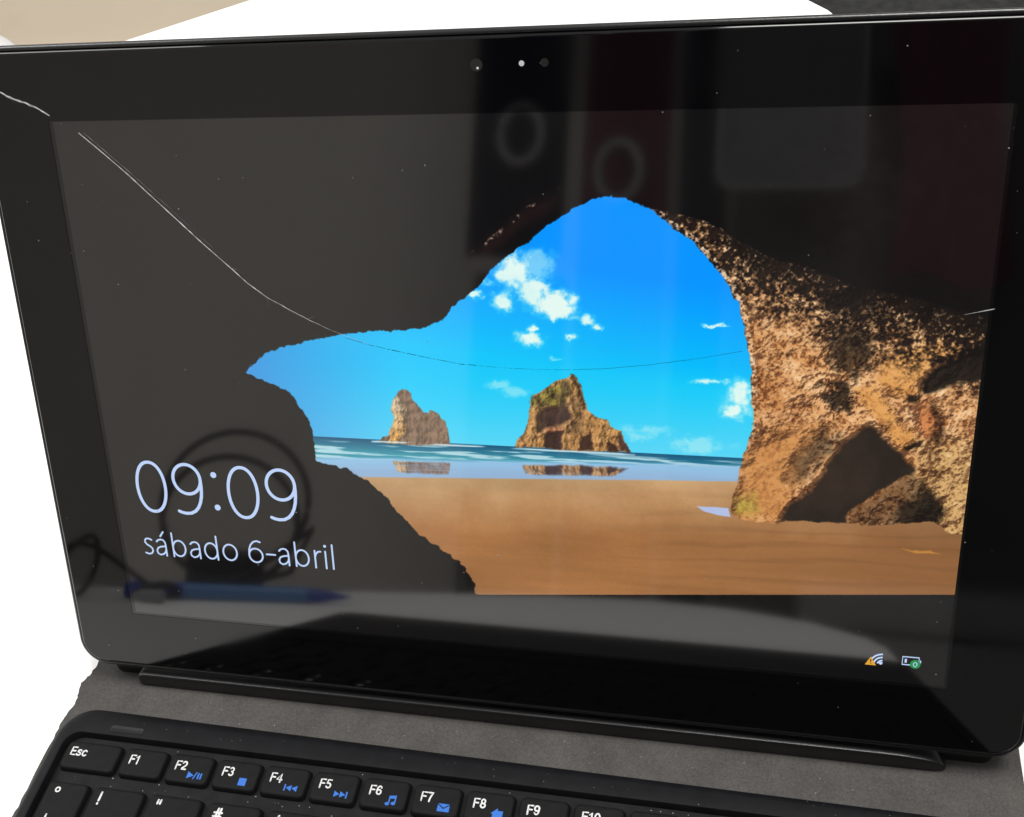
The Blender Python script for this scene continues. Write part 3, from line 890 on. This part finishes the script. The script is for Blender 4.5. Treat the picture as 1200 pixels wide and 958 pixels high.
while i < len(d4) - 2:
    k = rnd.choice((1, 1, 2, 2, 3)) if i < 62 else 6
    ribbon(bm, d4[i:i + k + 1], (0.13 if i < 34 else 0.075) * rnd.uniform(0.6, 1.3), 0.02, caps=False)
    i += k
    if i < 62 and rnd.random() < 0.5:
        d4[i] = (d4[i][0] * 0.55 + d4[i + 1][0] * 0.45, d4[i][1] * 0.55 + d4[i + 1][1] * 0.45)
o = obj('crack', upward(bm), M['crack_dark'], tablet)
o['label'] = 'dark hairline crack across the blue sky'

# specks of dust on the glass
bm = bmesh.new()


def speck(x, y, r, z):
    n = rnd.choice((4, 5, 6))
    a0 = rnd.uniform(0, 6)
    vs = [bm.verts.new((x + r * rnd.uniform(0.6, 1.3) * math.cos(a0 + 2 * math.pi * k / n), y + r * rnd.uniform(0.6, 1.3) * math.sin(a0 + 2 * math.pi * k / n), z)) for k in range(n)]
    top = bm.verts.new((x, y, z + r * 0.5))
    for k in range(n):
        bm.faces.new((vs[k], vs[(k + 1) % n], top))


for _ in range(130):
    speck(rnd.uniform(-16, 233), rnd.uniform(-15, 150), rnd.choice((0.06, 0.07, 0.08, 0.09, 0.12, 0.16)), 0.004)
for x, y in ((13.0, 32.9), (53.6, 35.3), (12.0, 95.5), (31.5, 114.5), (43.0, 121.5), (94.2, 124.3), (-8.6, 106.5), (214.0, 4.0), (107.6, 27.0)):
    speck(x, y, 0.2, 0.004)
o = obj('dust_specks', bm, M['dust'], tablet)
o['kind'] = 'stuff'

# ------------------------------------------------------------------ keyboard case
case = tag(empty('keyboard_case', W(0, 0, TABLE_N)), 'black keyboard case with a grey felt hinge strip and worn edges', 'keyboard case')


def T(x, d, n):
    """table mm -> case local mm"""
    return (x, -d, n - TABLE_N)


FELT_N = -24.2
left = [(-20.4, -14), (-20.3, -4)] + FELT
dens = []
for (ax, ay), (bx, by) in zip(left, left[1:]):
    for k in range(4):
        t = k / 4
        dens.append((ax + (bx - ax) * t + rnd.uniform(-0.22, 0.22), ay + (by - ay) * t + rnd.uniform(-0.15, 0.15)))
dens.append(left[-1])
dens += [(-22.3 + rnd.uniform(-0.2, 0.2), d) for d in range(58, 224, 6)]
right = [(237.3 + rnd.uniform(-0.25, 0.25), d) for d in range(224, 4, -5)] + [(237.4, 3.0), (237.4, -14)]
shape = dens + [(-21.5, 227), (236.6, 227)] + right
bm = bmesh.new()
rings = [[T(x, d, TABLE_N + 0.03) for x, d in shape], [T(x, d, FELT_N - 0.5) for x, d in shape]]
cx, cy = 108, 106
rings.append([T(x + (0.35 if x < cx else -0.35), d, FELT_N) for x, d in shape])
loft(rings, True, False, bm)
topv = [v for v in bm.verts if abs(v.co.z - (FELT_N - TABLE_N)) < 1e-5]
tes = [e for e in bm.edges if e.verts[0] in topv and e.verts[1] in topv and len(e.link_faces) == 1]
bmesh.ops.triangle_fill(bm, edges=tes, use_beauty=True, normal=(0, 0, 1))
bmesh.ops.recalc_face_normals(bm, faces=bm.faces)
felt = obj('felt_base', bm, M['felt'], case)
# loose fibres of the felt along its open strip and frayed left edge
bm = bmesh.new()
for _ in range(5200):
    x, d = rnd.uniform(-19.6, 236.2), rnd.uniform(3.5, 21)
    a, l = rnd.uniform(0, 6.28), rnd.uniform(0.25, 0.7)
    p0 = Vector(T(x, d, FELT_N - 0.02))
    p1 = p0 + Vector((math.cos(a) * l, math.sin(a) * l, rnd.uniform(0.02, 0.22)))
    s = Vector((-math.sin(a), math.cos(a), 0)) * 0.035
    bm.faces.new([bm.verts.new(p) for p in (p0 - s, p0 + s, p1 + s * 0.4, p1 - s * 0.4)])
o = obj('felt_fibres', bm, M['felt'], case)
o['kind'] = 'stuff'

# black strip added in the gap behind and under the tablet, docking bar, folded stand
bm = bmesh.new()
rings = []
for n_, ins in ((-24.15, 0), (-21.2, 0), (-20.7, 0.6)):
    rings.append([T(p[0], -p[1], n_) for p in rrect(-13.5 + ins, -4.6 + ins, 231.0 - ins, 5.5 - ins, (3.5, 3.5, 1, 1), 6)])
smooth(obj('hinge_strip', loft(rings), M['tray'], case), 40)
bm = bmesh.new()
secs = []
xs = [(-2.6, 2.2), (-2.2, 1.0), (-1.6, 0.35), (-0.6, 0.0), (60, 0), (150, 0), (203, 0), (207, 0.1), (210, 0.3), (213, 0.7), (215.5, 1.25), (217.4, 1.95), (218.6, 2.8), (219.2, 3.8)]
for x, drop in xs:
    k = max(0.0, drop)
    tp = -18.75 - k * 0.95
    fr_ = 8.25 - max(0, drop - 1.6) * 0.35
    secs.append([T(x, dd, nn) for dd, nn in ((-3.5, -24.1), (-3.5, -22.4), (2.0, min(-20.6, tp - 0.5)), (6.4, tp - 0.25), (7.2, tp), (7.85, tp - 0.12), (fr_ - 0.08, tp - 0.55), (fr_, tp - 1.2), (fr_ + 0.15, -23.4), (fr_ - 0.1, -24.1))])
smooth(obj('docking_bar', loft(secs), M['bar'], case), 40)
bm = bmesh.new()
yd, zd = Vector((0, math.sin(TILT), math.cos(TILT))), Vector((0, -math.cos(TILT), math.sin(TILT)))
org = Vector((0, 0, -TABLE_N))
pts8 = []
for z in (-12.4, -9.7):
    pts8.append([org + Vector((x, 0, 0)) + yd * y + zd * z for x, y in ((-12, -7), (229, -7), (229, 92), (-12, 92))])
loft(pts8, True, True, bm)
obj('stand_panel', bm, M['felt'], case)
hinge = org + yd * 90 + zd * -12.6
foot = Vector((0, 128, 2.6))
dv = (foot - hinge).normalized()
nv = Vector((1, 0, 0)).cross(dv)
bm = bmesh.new()
loft([[hinge + Vector((x, 0, 0)) + nv * 1.2 * s for s in (-1, 1) for x in ((-8, 225) if s < 0 else (225, -8))],
      [foot + Vector((x, 0, 0)) + nv * 1.2 * s for s in (-1, 1) for x in ((-8, 225) if s < 0 else (225, -8))]], True, True, bm)
obj('support_panel', bm, M['felt'], case)

# keyboard slab with a sunken key well
KX0, KX1, KD0, KD1 = -20.6, 237.0, 18.2, 225.0
WX0, WX1, WD0, WD1 = -16.3, 232.5, 26.6, 127.0
RIM_N, WELL_N, TOP_N = -21.55, -23.75, -22.0


def slab_ring(ins, n_):
    out = []
    for p in rrect(KX0 + ins, -KD1 + ins, KX1 - ins, -KD0 - ins, (9 - ins * 0.6, 9 - ins * 0.6, 10 - ins * 0.6, 10 - ins * 0.6), 9):
        d = -p[1]
        if d < 40 and p[0] > 20:
            d += 0.0128 * (p[0] - 20) * max(0, 1 - (d - 18) / 8)
        out.append(T(p[0], d, n_))
    return out


def well_ring(ins, n_):
    return [T(p[0], -p[1], n_) for p in rrect(WX0 + ins, -WD1 + ins, WX1 - ins, -WD0 - ins, 4.5, 9)]


bm = loft([slab_ring(0, -24.1), slab_ring(0, -23.5), slab_ring(0.35, -22.9), slab_ring(1.1, -22.3), slab_ring(2.2, -21.85), slab_ring(3.2, RIM_N - 0.1),
           well_ring(-0.7, RIM_N), well_ring(-0.2, RIM_N - 0.12), well_ring(0.0, RIM_N - 0.5), well_ring(0.5, WELL_N)], True, False)
smooth(obj('keyboard_frame', bm, M['rubber'], case), 40)
bm = bmesh.new()
flat(bm, [(p[0], p[1]) for p in well_ring(0.45, 0)], WELL_N - TABLE_N)
obj('key_well', upward(bm), M['well'], case)
bm = bmesh.new()
rings = []
for n_, ins in ((RIM_N + 0.02, 0), (RIM_N + 0.12, 0.08), (RIM_N + 0.12, 0.28), (RIM_N + 0.03, 0.4)):
    rings.append([T(p[0], -p[1], n_) for p in rrect(-4.0 + ins, -25.35 + ins, 6.2 - ins, -23.4 - ins, 0.6, 5)])
smooth(obj('indicator_window', loft(rings), M['tray'], case), 40)
bm = bmesh.new()
rings = [[T(p[0], -p[1], n_) for p in rrect(70 + i_, -214 + i_, 160 - i_, -142 - i_, 3, 6)] for n_, i_ in ((RIM_N - 0.3, 0), (RIM_N + 0.15, 0.1), (RIM_N + 0.3, 0.5))]
smooth(obj('touchpad', loft(rings), M['key'], case), 40)

KEYS = {}


def key_mesh(wd, dp):
    k = (round(wd, 2), round(dp, 2))
    if k not in KEYS:
        rg = []
        for n_, ins, r in ((WELL_N + 0.02, -0.25, 1.5), (-23.2, -0.12, 1.45), (TOP_N - 0.42, 0.10, 1.4), (TOP_N - 0.16, 0.28, 1.3), (TOP_N - 0.03, 0.62, 1.1), (TOP_N, 1.1, 0.9)):
            rg.append([(p[0], p[1], n_ - TOP_N) for p in rrect(ins, -dp + ins, wd - ins, -ins, r, 5)])
        b = loft(rg)
        for v in b.verts:
            v.co *= MM
        me = bpy.data.meshes.new('key')
        b.to_mesh(me)
        b.free()
        me.materials.append(M['key'])
        for p in me.polygons:
            p.use_smooth = True
        me.set_sharp_from_angle(angle=R(60))
        KEYS[k] = me
    return KEYS[k]


def key(x, dpos, wd, dp):
    o = bpy.data.objects.new('key', key_mesh(wd, dp))
    link(o, case)
    o.location = Vector(T(x, dpos, TOP_N)) * MM + Vector((0, 0, rnd.uniform(-0.08, 0.08) * MM))
    o.rotation_euler = (R(rnd.uniform(-0.25, 0.25)), R(rnd.uniform(-0.25, 0.25)), 0)
    return o


_o = lambda cx, cy, rx, ry, a0, a1, n=14: arc(cx, cy, rx, ry, a0, a1, n)
STROKES = {   # upright grotesque capitals and figures, cap height 1
    'F': (0.56, [[(0.08, 0), (0.08, 0.92), (0.56, 0.92)], [(0.08, 0.50), (0.48, 0.50)]]),
    'E': (0.60, [[(0.58, 0.08), (0.08, 0.08), (0.08, 0.92), (0.56, 0.92)], [(0.08, 0.51), (0.50, 0.51)]]),
    's': (0.50, [[(0.46, 0.58), (0.36, 0.67), (0.22, 0.68), (0.09, 0.60), (0.10, 0.48), (0.24, 0.41), (0.40, 0.35), (0.47, 0.23), (0.40, 0.11), (0.24, 0.07), (0.10, 0.10), (0.03, 0.19)]]),
    'c': (0.50, [_o(0.30, 0.375, 0.24, 0.30, 42, 318)]),
    '0': (0.58, [_o(0.30, 0.5, 0.23, 0.43, 0, 360, 26)]),
    '1': (0.40, [[(0.06, 0.72), (0.18, 0.78), (0.27, 0.96), (0.27, 0)]]),
    '2': (0.56, [_o(0.28, 0.69, 0.21, 0.24, 165, -20) + [(0.44, 0.50), (0.26, 0.30), (0.10, 0.16), (0.07, 0.08), (0.53, 0.08)]]),
    '3': (0.56, [_o(0.27, 0.71, 0.19, 0.22, 150, -80), _o(0.27, 0.28, 0.22, 0.22, 85, -150)]),
    '4': (0.58, [[(0.42, 0), (0.42, 0.92), (0.05, 0.28), (0.56, 0.28)]]),
    '5': (0.56, [[(0.50, 0.92), (0.15, 0.92), (0.10, 0.50)] + _o(0.27, 0.31, 0.23, 0.25, 125, -150)]),
    '6': (0.57, [_o(0.29, 0.30, 0.22, 0.24, 0, 360, 22), [(0.49, 0.76), (0.43, 0.88), (0.30, 0.93), (0.17, 0.85), (0.09, 0.66), (0.07, 0.40)]]),
    '7': (0.54, [[(0.05, 0.92), (0.51, 0.92), (0.36, 0.64), (0.25, 0.32), (0.21, 0)]]),
    '8': (0.57, [_o(0.29, 0.71, 0.18, 0.21, 0, 360, 20), _o(0.29, 0.28, 0.22, 0.22, 0, 360, 22)]),
    '9': (0.57, [_o(0.28, 0.68, 0.22, 0.25, 0, 360, 22), [(0.08, 0.22), (0.15, 0.10), (0.27, 0.06), (0.40, 0.14), (0.48, 0.33), (0.50, 0.60)]]),
    '!': (0.26, [[(0.13, 0.98), (0.12, 0.32)], [(0.12, 0.09), (0.12, 0.05)]]),
    '"': (0.42, [[(0.12, 0.98), (0.11, 0.70)], [(0.34, 0.98), (0.33, 0.70)]]),
    '#': (0.66, [[(0.22, 0), (0.30, 0.94)], [(0.44, 0), (0.52, 0.94)], [(0.06, 0.62), (0.66, 0.62)], [(0.04, 0.32), (0.64, 0.32)]]),
    '$': (0.58, [[(0.50, 0.72), (0.40, 0.84), (0.26, 0.86), (0.10, 0.77), (0.11, 0.60), (0.28, 0.51), (0.46, 0.42), (0.52, 0.28), (0.43, 0.12), (0.26, 0.08), (0.10, 0.14), (0.04, 0.27)], [(0.29, 1.0), (0.29, -0.06)]]),
    '|': (0.2, [[(0.1, 1.0), (0.1, -0.1)]]),
}


def legend(k, body, dx, dd, size, weight=0.165):
    """printed characters; dx, dd from the key's back left corner to the left end of the base line, size = cap height"""
    b = bmesh.new()
    x = 0.0
    for i, ch in enumerate(body):
        adv, strokes = STROKES[ch]
        for j, st in enumerate(strokes):
            ribbon(b, [((x + px_) * size, py_ * size) for px_, py_ in st], weight * size * rnd.uniform(0.92, 1.08), 0.012 + 0.0015 * j, caps=True)
        x += adv + 0.12
    o = obj('legend', upward(b), M['legend'], k)
    o.location = (dx * MM, -dd * MM, 0)
    return o


def icon(k, polys, dx, dd, s=1.0):
    b = bmesh.new()
    for poly in polys:
        vs = [b.verts.new(((x * s), (y * s), 0.012)) for x, y in poly]
        es_ = [b.edges.new((vs[i], vs[(i + 1) % len(vs)])) for i in range(len(vs))]
        bmesh.ops.triangle_fill(b, edges=es_, use_beauty=True, normal=(0, 0, 1))
    o = obj('icon', upward(b), M['blue_print'], k)
    o.location = (dx * MM, -dd * MM, 0)
    return o


def tri(x, w, h, sgn=1):
    return [(x, -h), (x + w, 0), (x, h)] if sgn > 0 else [(x + w, -h), (x + w, h), (x, 0)]


def bar_(x, w, h, sl=0.0):
    return [(x - sl, -h), (x + w - sl, -h), (x + w + sl, h), (x + sl, h)]


ICONS = {
    2: [tri(-2.1, 1.9, 1.0), bar_(-0.05, 0.35, 1.05, 0.3), bar_(0.85, 0.45, 0.85), bar_(1.6, 0.45, 0.85)],
    3: [bar_(-1.05, 2.1, 1.05)],
    4: [bar_(-1.9, 0.4, 0.9), tri(-1.4, 1.5, 0.85, -1), tri(0.2, 1.5, 0.85, -1)],
    5: [tri(-1.8, 1.5, 0.85), tri(-0.2, 1.5, 0.85), bar_(1.4, 0.4, 0.9)],
    6: [[(-0.75, -0.75), (-0.75, 1.35), (1.15, 1.6), (1.15, -0.45), (0.8, -0.45), (0.8, 0.75), (-0.4, 0.6), (-0.4, -0.75)],
        arc(-0.95, -0.85, 0.6, 0.45, 0, 330, 11), arc(0.6, -0.6, 0.6, 0.45, 0, 330, 11)],
    7: [[(-1.55, -1.05), (1.55, -1.05), (1.55, 0.75), (0, -0.35), (-1.55, 0.75)], [(-1.5, 1.05), (0, 0.0), (1.5, 1.05)]],
    8: [[(-1.6, 0.15), (0.1, 1.7), (0.1, 1.0), (1.5, 1.0), (1.5, -0.7), (0.9, -1.2), (-1.1, -1.2), (-1.1, 0.15)]],
    9: [arc(0, -0.1, 1.1, 1.1, 0, 345, 18)],
    10: [bar_(-1.4, 2.8, 0.9)],
}
FD, FH = 29.1, 8.4
k = key(-14.6, FD, 16.6, FH)
legend(k, 'Esc', 1.8, 4.5, 2.65)
for i in range(1, 13):
    k = key(3.55 + 14.0 * (i - 1), FD, 12.6, FH)
    if i <= 10:
        legend(k, 'F%d' % i, 2.1, 4.7, 2.6)
    if i in ICONS:
        icon(k, ICONS[i], 8.6, 5.95 if i != 9 else 6.1, 1.02)
for i in range(3):
    key(171.55 + 14.0 * i, FD, 12.6 if i < 2 else 30.0, FH)
N1 = 41.4
num = [('\u00b0', '|'), ('!', '1'), ('"', '2'), ('#', '3'), ('$', '4')]
for i in range(13):
    x = -0.7 + 17.0 * (i - 1) if i else -14.6
    wd = 15.1 if i else 12.1
    k = key(x, N1, wd, 14.2)
    if i < 5:
        a, b_ = num[i]
        if i == 0:
            b = bmesh.new()
            ribbon(b, arc(0, 0, 0.62, 0.62, 0, 360, 20)[:-1], 0.42, 0.012, closed=True)
            o = obj('legend', upward(b), M['legend'], k)
            o.location = (3.5 * MM, -2.5 * MM, 0)
        else:
            legend(k, a, 2.3, 5.1, 3.5)
        legend(k, b_, 2.4 if i else 3.4, 12.6, 2.9)
key(203.3, N1, 27.5, 14.2)
for r_, (d0, x0, n_) in enumerate(((57.8, 8.0, 12), (74.2, 12.5, 12), (90.6, 4.5, 12))):
    key(-14.6, d0, x0 + 14.6 - 1.9, 14.2)
    for i in range(n_):
        key(x0 + 17.0 * i, d0, 15.1, 14.2)
    xe = x0 + 17.0 * n_
    key(xe, d0, 230.8 - xe, 14.2)
xk = -14.6
for wd in (18, 15.1, 15.1, 15.1, 86, 15.1, 15.1, 15.1, 15.1, 15.1):
    key(xk, 107.0, wd, 14.2)
    xk += wd + 1.9

# crumbs and dust on the keyboard and the felt
bm = bmesh.new()


def crumb(x, d, n_, r):
    bmesh.ops.create_icosphere(bm, subdivisions=1, radius=r, matrix=Matrix.Translation(T(x, d, n_ + r * 0.5)) @ Matrix.Diagonal((1, rnd.uniform(0.6, 1), 0.7, 1)))


for _ in range(30):
    crumb(rnd.uniform(-18, 236), rnd.uniform(8, 18), FELT_N + 0.02, rnd.choice((0.05, 0.06, 0.08)))
for _ in range(46):
    crumb(rnd.uniform(20, 236), rnd.uniform(11, 18), FELT_N + 0.05, rnd.choice((0.10, 0.12, 0.15, 0.2)))
for _ in range(24):
    crumb(rnd.uniform(-10, 236), rnd.uniform(21.5, 26), RIM_N, rnd.choice((0.08, 0.1, 0.12)))
for _ in range(60):
    crumb(rnd.uniform(-12, 230), rnd.choice((38.8, 39.6, 40.4, 28.0)), WELL_N, rnd.choice((0.1, 0.13, 0.17, 0.2)))
for x, d in ((8.6, 26.1), (3.0, 38.6), (17.0, 38.7), (45.2, 38.4)):
    crumb(x, d, WELL_N + 1.2, 0.24)
o = obj('crumbs', bm, M['dust'], case)
o['kind'] = 'stuff'

# ------------------------------------------------------------------ things beyond the table and around it
# dark grey armchair behind the right corner of the table
chair = tag(empty('armchair', (0.36, 1.33, -0.756), (0, 0, R(-6))), 'dark grey fabric armchair behind the far corner of the table', 'armchair')


def soft_box(name, x0, y0, z0, x1, y1, z1, parent, m, bev=40):
    b = bmesh.new()
    box(b, x0, y0, z0, x1, y1, z1, bev, 4)
    return smooth(obj(name, b, m, parent), 60)


soft_box('seat', -330, -330, 180, 330, 330, 430, chair, M['armchair'], 50)
soft_box('backrest', -400, 200, 120, 400, 400, 860, chair, M['armchair'], 60)
soft_box('armrest', -440, -330, 120, -335, 330, 600, chair, M['armchair'], 45)
soft_box('armrest', 335, -330, 120, 440, 330, 600, chair, M['armchair'], 45)
for x in (-360, 360):
    for y in (-290, 340):
        b = bmesh.new()
        tube(b, [(x, y, 0), (x, y, 125)], 22, 10)
        smooth(obj('leg', b, M['wood'], chair))
# white stool of which only the rim shows
stool = tag(empty('stool', (-0.915, 0.945, -0.756)), 'white round stool on the beige floor beyond the table', 'stool')
b = bmesh.new()
prof = [(0.1, 420), (150, 420), (172, 424), (180, 436), (180, 446), (172, 456), (150, 460), (0.1, 460)]
rg = [[(r * math.cos(2 * math.pi * i / 48), r * math.sin(2 * math.pi * i / 48), z) for i in range(48)] for r, z in prof]
smooth(obj('seat', loft(rg), M['stool'], stool), 50)
for i in range(4):
    a = math.pi / 4 + i * math.pi / 2
    b = bmesh.new()
    tube(b, [(120 * math.cos(a), 120 * math.sin(a), 422), (165 * math.cos(a), 165 * math.sin(a), 0)], [16, 12], 10)
    smooth(obj('leg', b, M['stool'], stool))

# blue pen on the table in front of the case (mirrored in the display)
pen = tag(empty('pen', W(-40, 292, TABLE_N)), 'blue ballpoint pen on the white table, mirrored in the display', 'pen')
tipv, endv = Vector((0, 0, 4.2)), Vector((-103, 54, 4.6))
u = (endv - tipv).normalized()
b = bmesh.new()
tube(b, [tipv, tipv + u * 4, tipv + u * 14, tipv + u * 24], [0.5, 1.4, 3.2, 4.2], 14)
smooth(obj('tip', b, M['pen_dark'], pen))
b = bmesh.new()
tube(b, [tipv + u * 24.1, tipv + u * 88], [4.25, 4.25], 14)
smooth(obj('barrel', b, M['pen_blue'], pen))
b = bmesh.new()
tube(b, [tipv + u * 88.1, tipv + u * 116, tipv + u * 118], [4.5, 4.4, 3.2], 14)
smooth(obj('cap', b, M['pen_dark'], pen))

# dark sheet standing for floor shade (mirrored in the lower right of the glass)
shade_bm = loft([[(p[0], p[1], z) for p in rrect(-700 + i_, -1000 + i_, 700 - i_, 1000 - i_, 30, 5)] for z, i_ in ((0.2, 2), (5, 0), (9, 1), (11, 6))])
shade_sheet = empty('rug', W(980, 900, -782.4))
tag(shade_sheet, 'plain dark grey rug on the floor beside the table, mirrored in the glass', 'rug')
smooth(obj('pile', shade_bm, M['mat_grey'], shade_sheet), 40)

# coiled black cable standing on its edge (mirrored in the display)
cable = tag(empty('cable', W(-118, 300, TABLE_N)), 'loosely coiled black cable on the table, mirrored in the display', 'cable')
b = bmesh.new()
pts = []
for i in range(150):
    a = i / 150 * 2 * math.pi * 2.1 - math.pi / 2
    rr = 41 + 9 * math.sin(a * 0.57)
    pts.append((rr * 1.02 * math.cos(a) + 5 * math.sin(a * 0.4), (i / 150 - 0.5) * 26, 47 + rr * 0.93 * math.sin(a)))
pts += [(56, 15, 40), (46, 18, 16), (24, 16, 9)]
tube(b, pts, 1.9, 8)
smooth(obj('cord', b, M['cable'], cable))
soft_box('plug', -22, -14, 0.2, 18, 10, 24, cable, M['cable'], 4)

# thin black cable lying in loose bends left of the pen (mirrored in the left bezel)
loose = tag(empty('cable', W(-165, 225, TABLE_N)), 'thin black cable in loose tangled bends with a pale plug, mirrored in the left bezel', 'cable')
b = bmesh.new()
pts = []
for i in range(90):
    t = i / 89
    pts.append((-46 + 92 * t + 16 * math.sin(t * 17), 16 * math.cos(t * 11) - 4, 2.2 + 15 * (1 - math.cos(t * 23)) * math.sin(math.pi * t)))
tube(b, pts, 1.5, 8)
smooth(obj('cord', b, M['cable'], loose))
b = bmesh.new()
e_ = Vector(pts[-1])
tube(b, [e_, e_ + Vector((6, 1, 1.0)), e_ + Vector((18, 3, 1.6)), e_ + Vector((19, 3, 1.6))], [1.5, 3.2, 3.4, 2.6], 10)
smooth(obj('plug', b, M['ring'], loose))

# curtains, and added tone blocks, across the room (mirrored in the display)


def curtain(x0, x1, m, label, rings_at=(), low=26):
    c0 = tag(empty('curtain', W((x0 + x1) / 2, 1800, -780)), label, 'curtain')
    b = bmesh.new()
    n = 40
    w_ = x1 - x0
    cols = []
    for i in range(n + 1):
        t = i / n
        x = -w_ / 2 + w_ * t
        y = 14 * math.sin(t * w_ / 26)
        cols.append((x, y))
    prev = None
    for (x, y) in cols:
        cur = [b.verts.new((x, y + dy, z)) for z in (low, 2500) for dy in (0, 3)]
        if prev:
            for q_ in ((0, 2), (2, 3), (3, 1), (1, 0)):
                b.faces.new((prev[q_[0]], cur[q_[0]], cur[q_[1]], prev[q_[1]]))
        else:
            first = cur
        prev = cur
    for e in (first, prev):
        b.faces.new((e[0], e[2], e[3], e[1]))
    bmesh.ops.recalc_face_normals(b, faces=b.faces)
    smooth(obj('cloth', b, m, c0), 50)
    for (rx, rz, ra, rb) in rings_at:
        b = bmesh.new()
        p = [(rx - (x0 + x1) / 2 + ra * math.cos(2 * math.pi * i / 32), 19.5, rz + 780 + rb * math.sin(2 * math.pi * i / 32)) for i in range(33)]
        tube(b, p, 9, 8)
        smooth(obj('ring', b, M['ring'], c0))


curtain(-392, -200, M['navy'], 'navy blue curtain with one large ring, mirrored in the display', [(-292, 722, 40, 55)], 1265)
curtain(-172, -8, M['maroon'], 'maroon curtain between two navy ones, mirrored in the display', [(-100, 650, 40, 55)])
curtain(14, 100, M['navy'], 'narrow plain navy curtain beside the wardrobe, mirrored in the display')
filler = tag(empty('cabinet', W(-281, 1830, -782.5)), 'narrow dark cabinet below the short navy curtain, mirrored in the display', 'cabinet')  # dark block added to dim the mirrored strip below the curtain
soft_box('body', -83, -60, 0, 83, 30, 1235, filler, M['wood'], 4)
b = bmesh.new()
box(b, -80, -78, 20, 80, -60.5, 1225, 3, 2)
dr = obj('door', b, M['wood'], filler)
b = bmesh.new()
tube(b, [(60, -79, 640), (60, -98, 645), (60, -98, 745), (60, -79, 750)], 5, 8)
smooth(obj('handle', b, M['metal_leg'], dr))
filler.rotation_euler = (0, 0, math.pi)
tone_block = tag(empty('storage_chest', W(900, 1640, -782.5)), 'low grey storage chest in front of the wardrobe, mirrored in the display', 'chest')  # grey box added to lighten the mirrored lower right
soft_box('body', -640, -130, 0, 700, 130, 640, tone_block, M['chest_grey'], 12)
soft_box('lid', -650, -140, 641, 710, 140, 700, tone_block, M['chest_grey'], 10)
backdrop = tag(empty('wardrobe', W(760, 1950, -782.5)), 'dark wooden wardrobe with two doors, mirrored in the display', 'wardrobe')  # dark block added for the dim right side of the mirror image
soft_box('body', -640, -250, 0, 900, 120, 2850, backdrop, M['wood'], 6)
for x0, x1, hx in ((-630, 125, 90), (135, 890, 170)):
    b = bmesh.new()
    box(b, x0, 120.5, 20, x1, 140, 2830, 4, 2)
    dr = obj('door', b, M['wood'], backdrop)
    b = bmesh.new()
    tube(b, [(hx, 141, 900), (hx, 165, 905), (hx, 165, 1035), (hx, 141, 1040)], 6, 8)
    smooth(obj('handle', b, M['metal_leg'], dr))
phone_panel = tag(empty('notice_board', W(208, 1690, 590)), 'pale grey rounded board hung on the wardrobe, mirrored in the display', 'board')  # added panel standing for the mirrored phone
b = loft([[(p[0], z, p[1]) for p in rrect(-120 + i_, 0 + i_, 120 - i_, 620 - i_, 28, 6)] for z, i_ in ((-8, 1), (-6, 0), (6, 0), (8, 1.5))])
smooth(obj('panel', b, M['board_grey'], phone_panel), 40)
b = bmesh.new()
ro = [(p[0], 9.5, p[1]) for p in rrect(-120, 0, 120, 620, 28, 6)]
tube(b, ro + ro[:2], 5, 6, cap=False)
smooth(obj('rim', b, M['ring'], phone_panel), 60)
hand_stand_in = tag(empty('scarf', W(470, 1690, 430)), 'dull red scarf hanging on the wardrobe, mirrored in the display', 'scarf')  # added red cloth standing for the mirrored hands
b = bmesh.new()
gr = []
for iz in range(9):
    z = iz * 60.0
    gr.append([(-95 + 24 * k + 18 * math.sin(z / 130 + k * 0.3), 12 * math.sin(k * 1.3 + z / 90) + t_, z + 14 * math.sin(k * 0.9)) for t_, ks in ((0, range(9)), (6, range(8, -1, -1))) for k in ks])
smooth(obj('cloth', loft(gr), M['maroon'], hand_stand_in), 60)
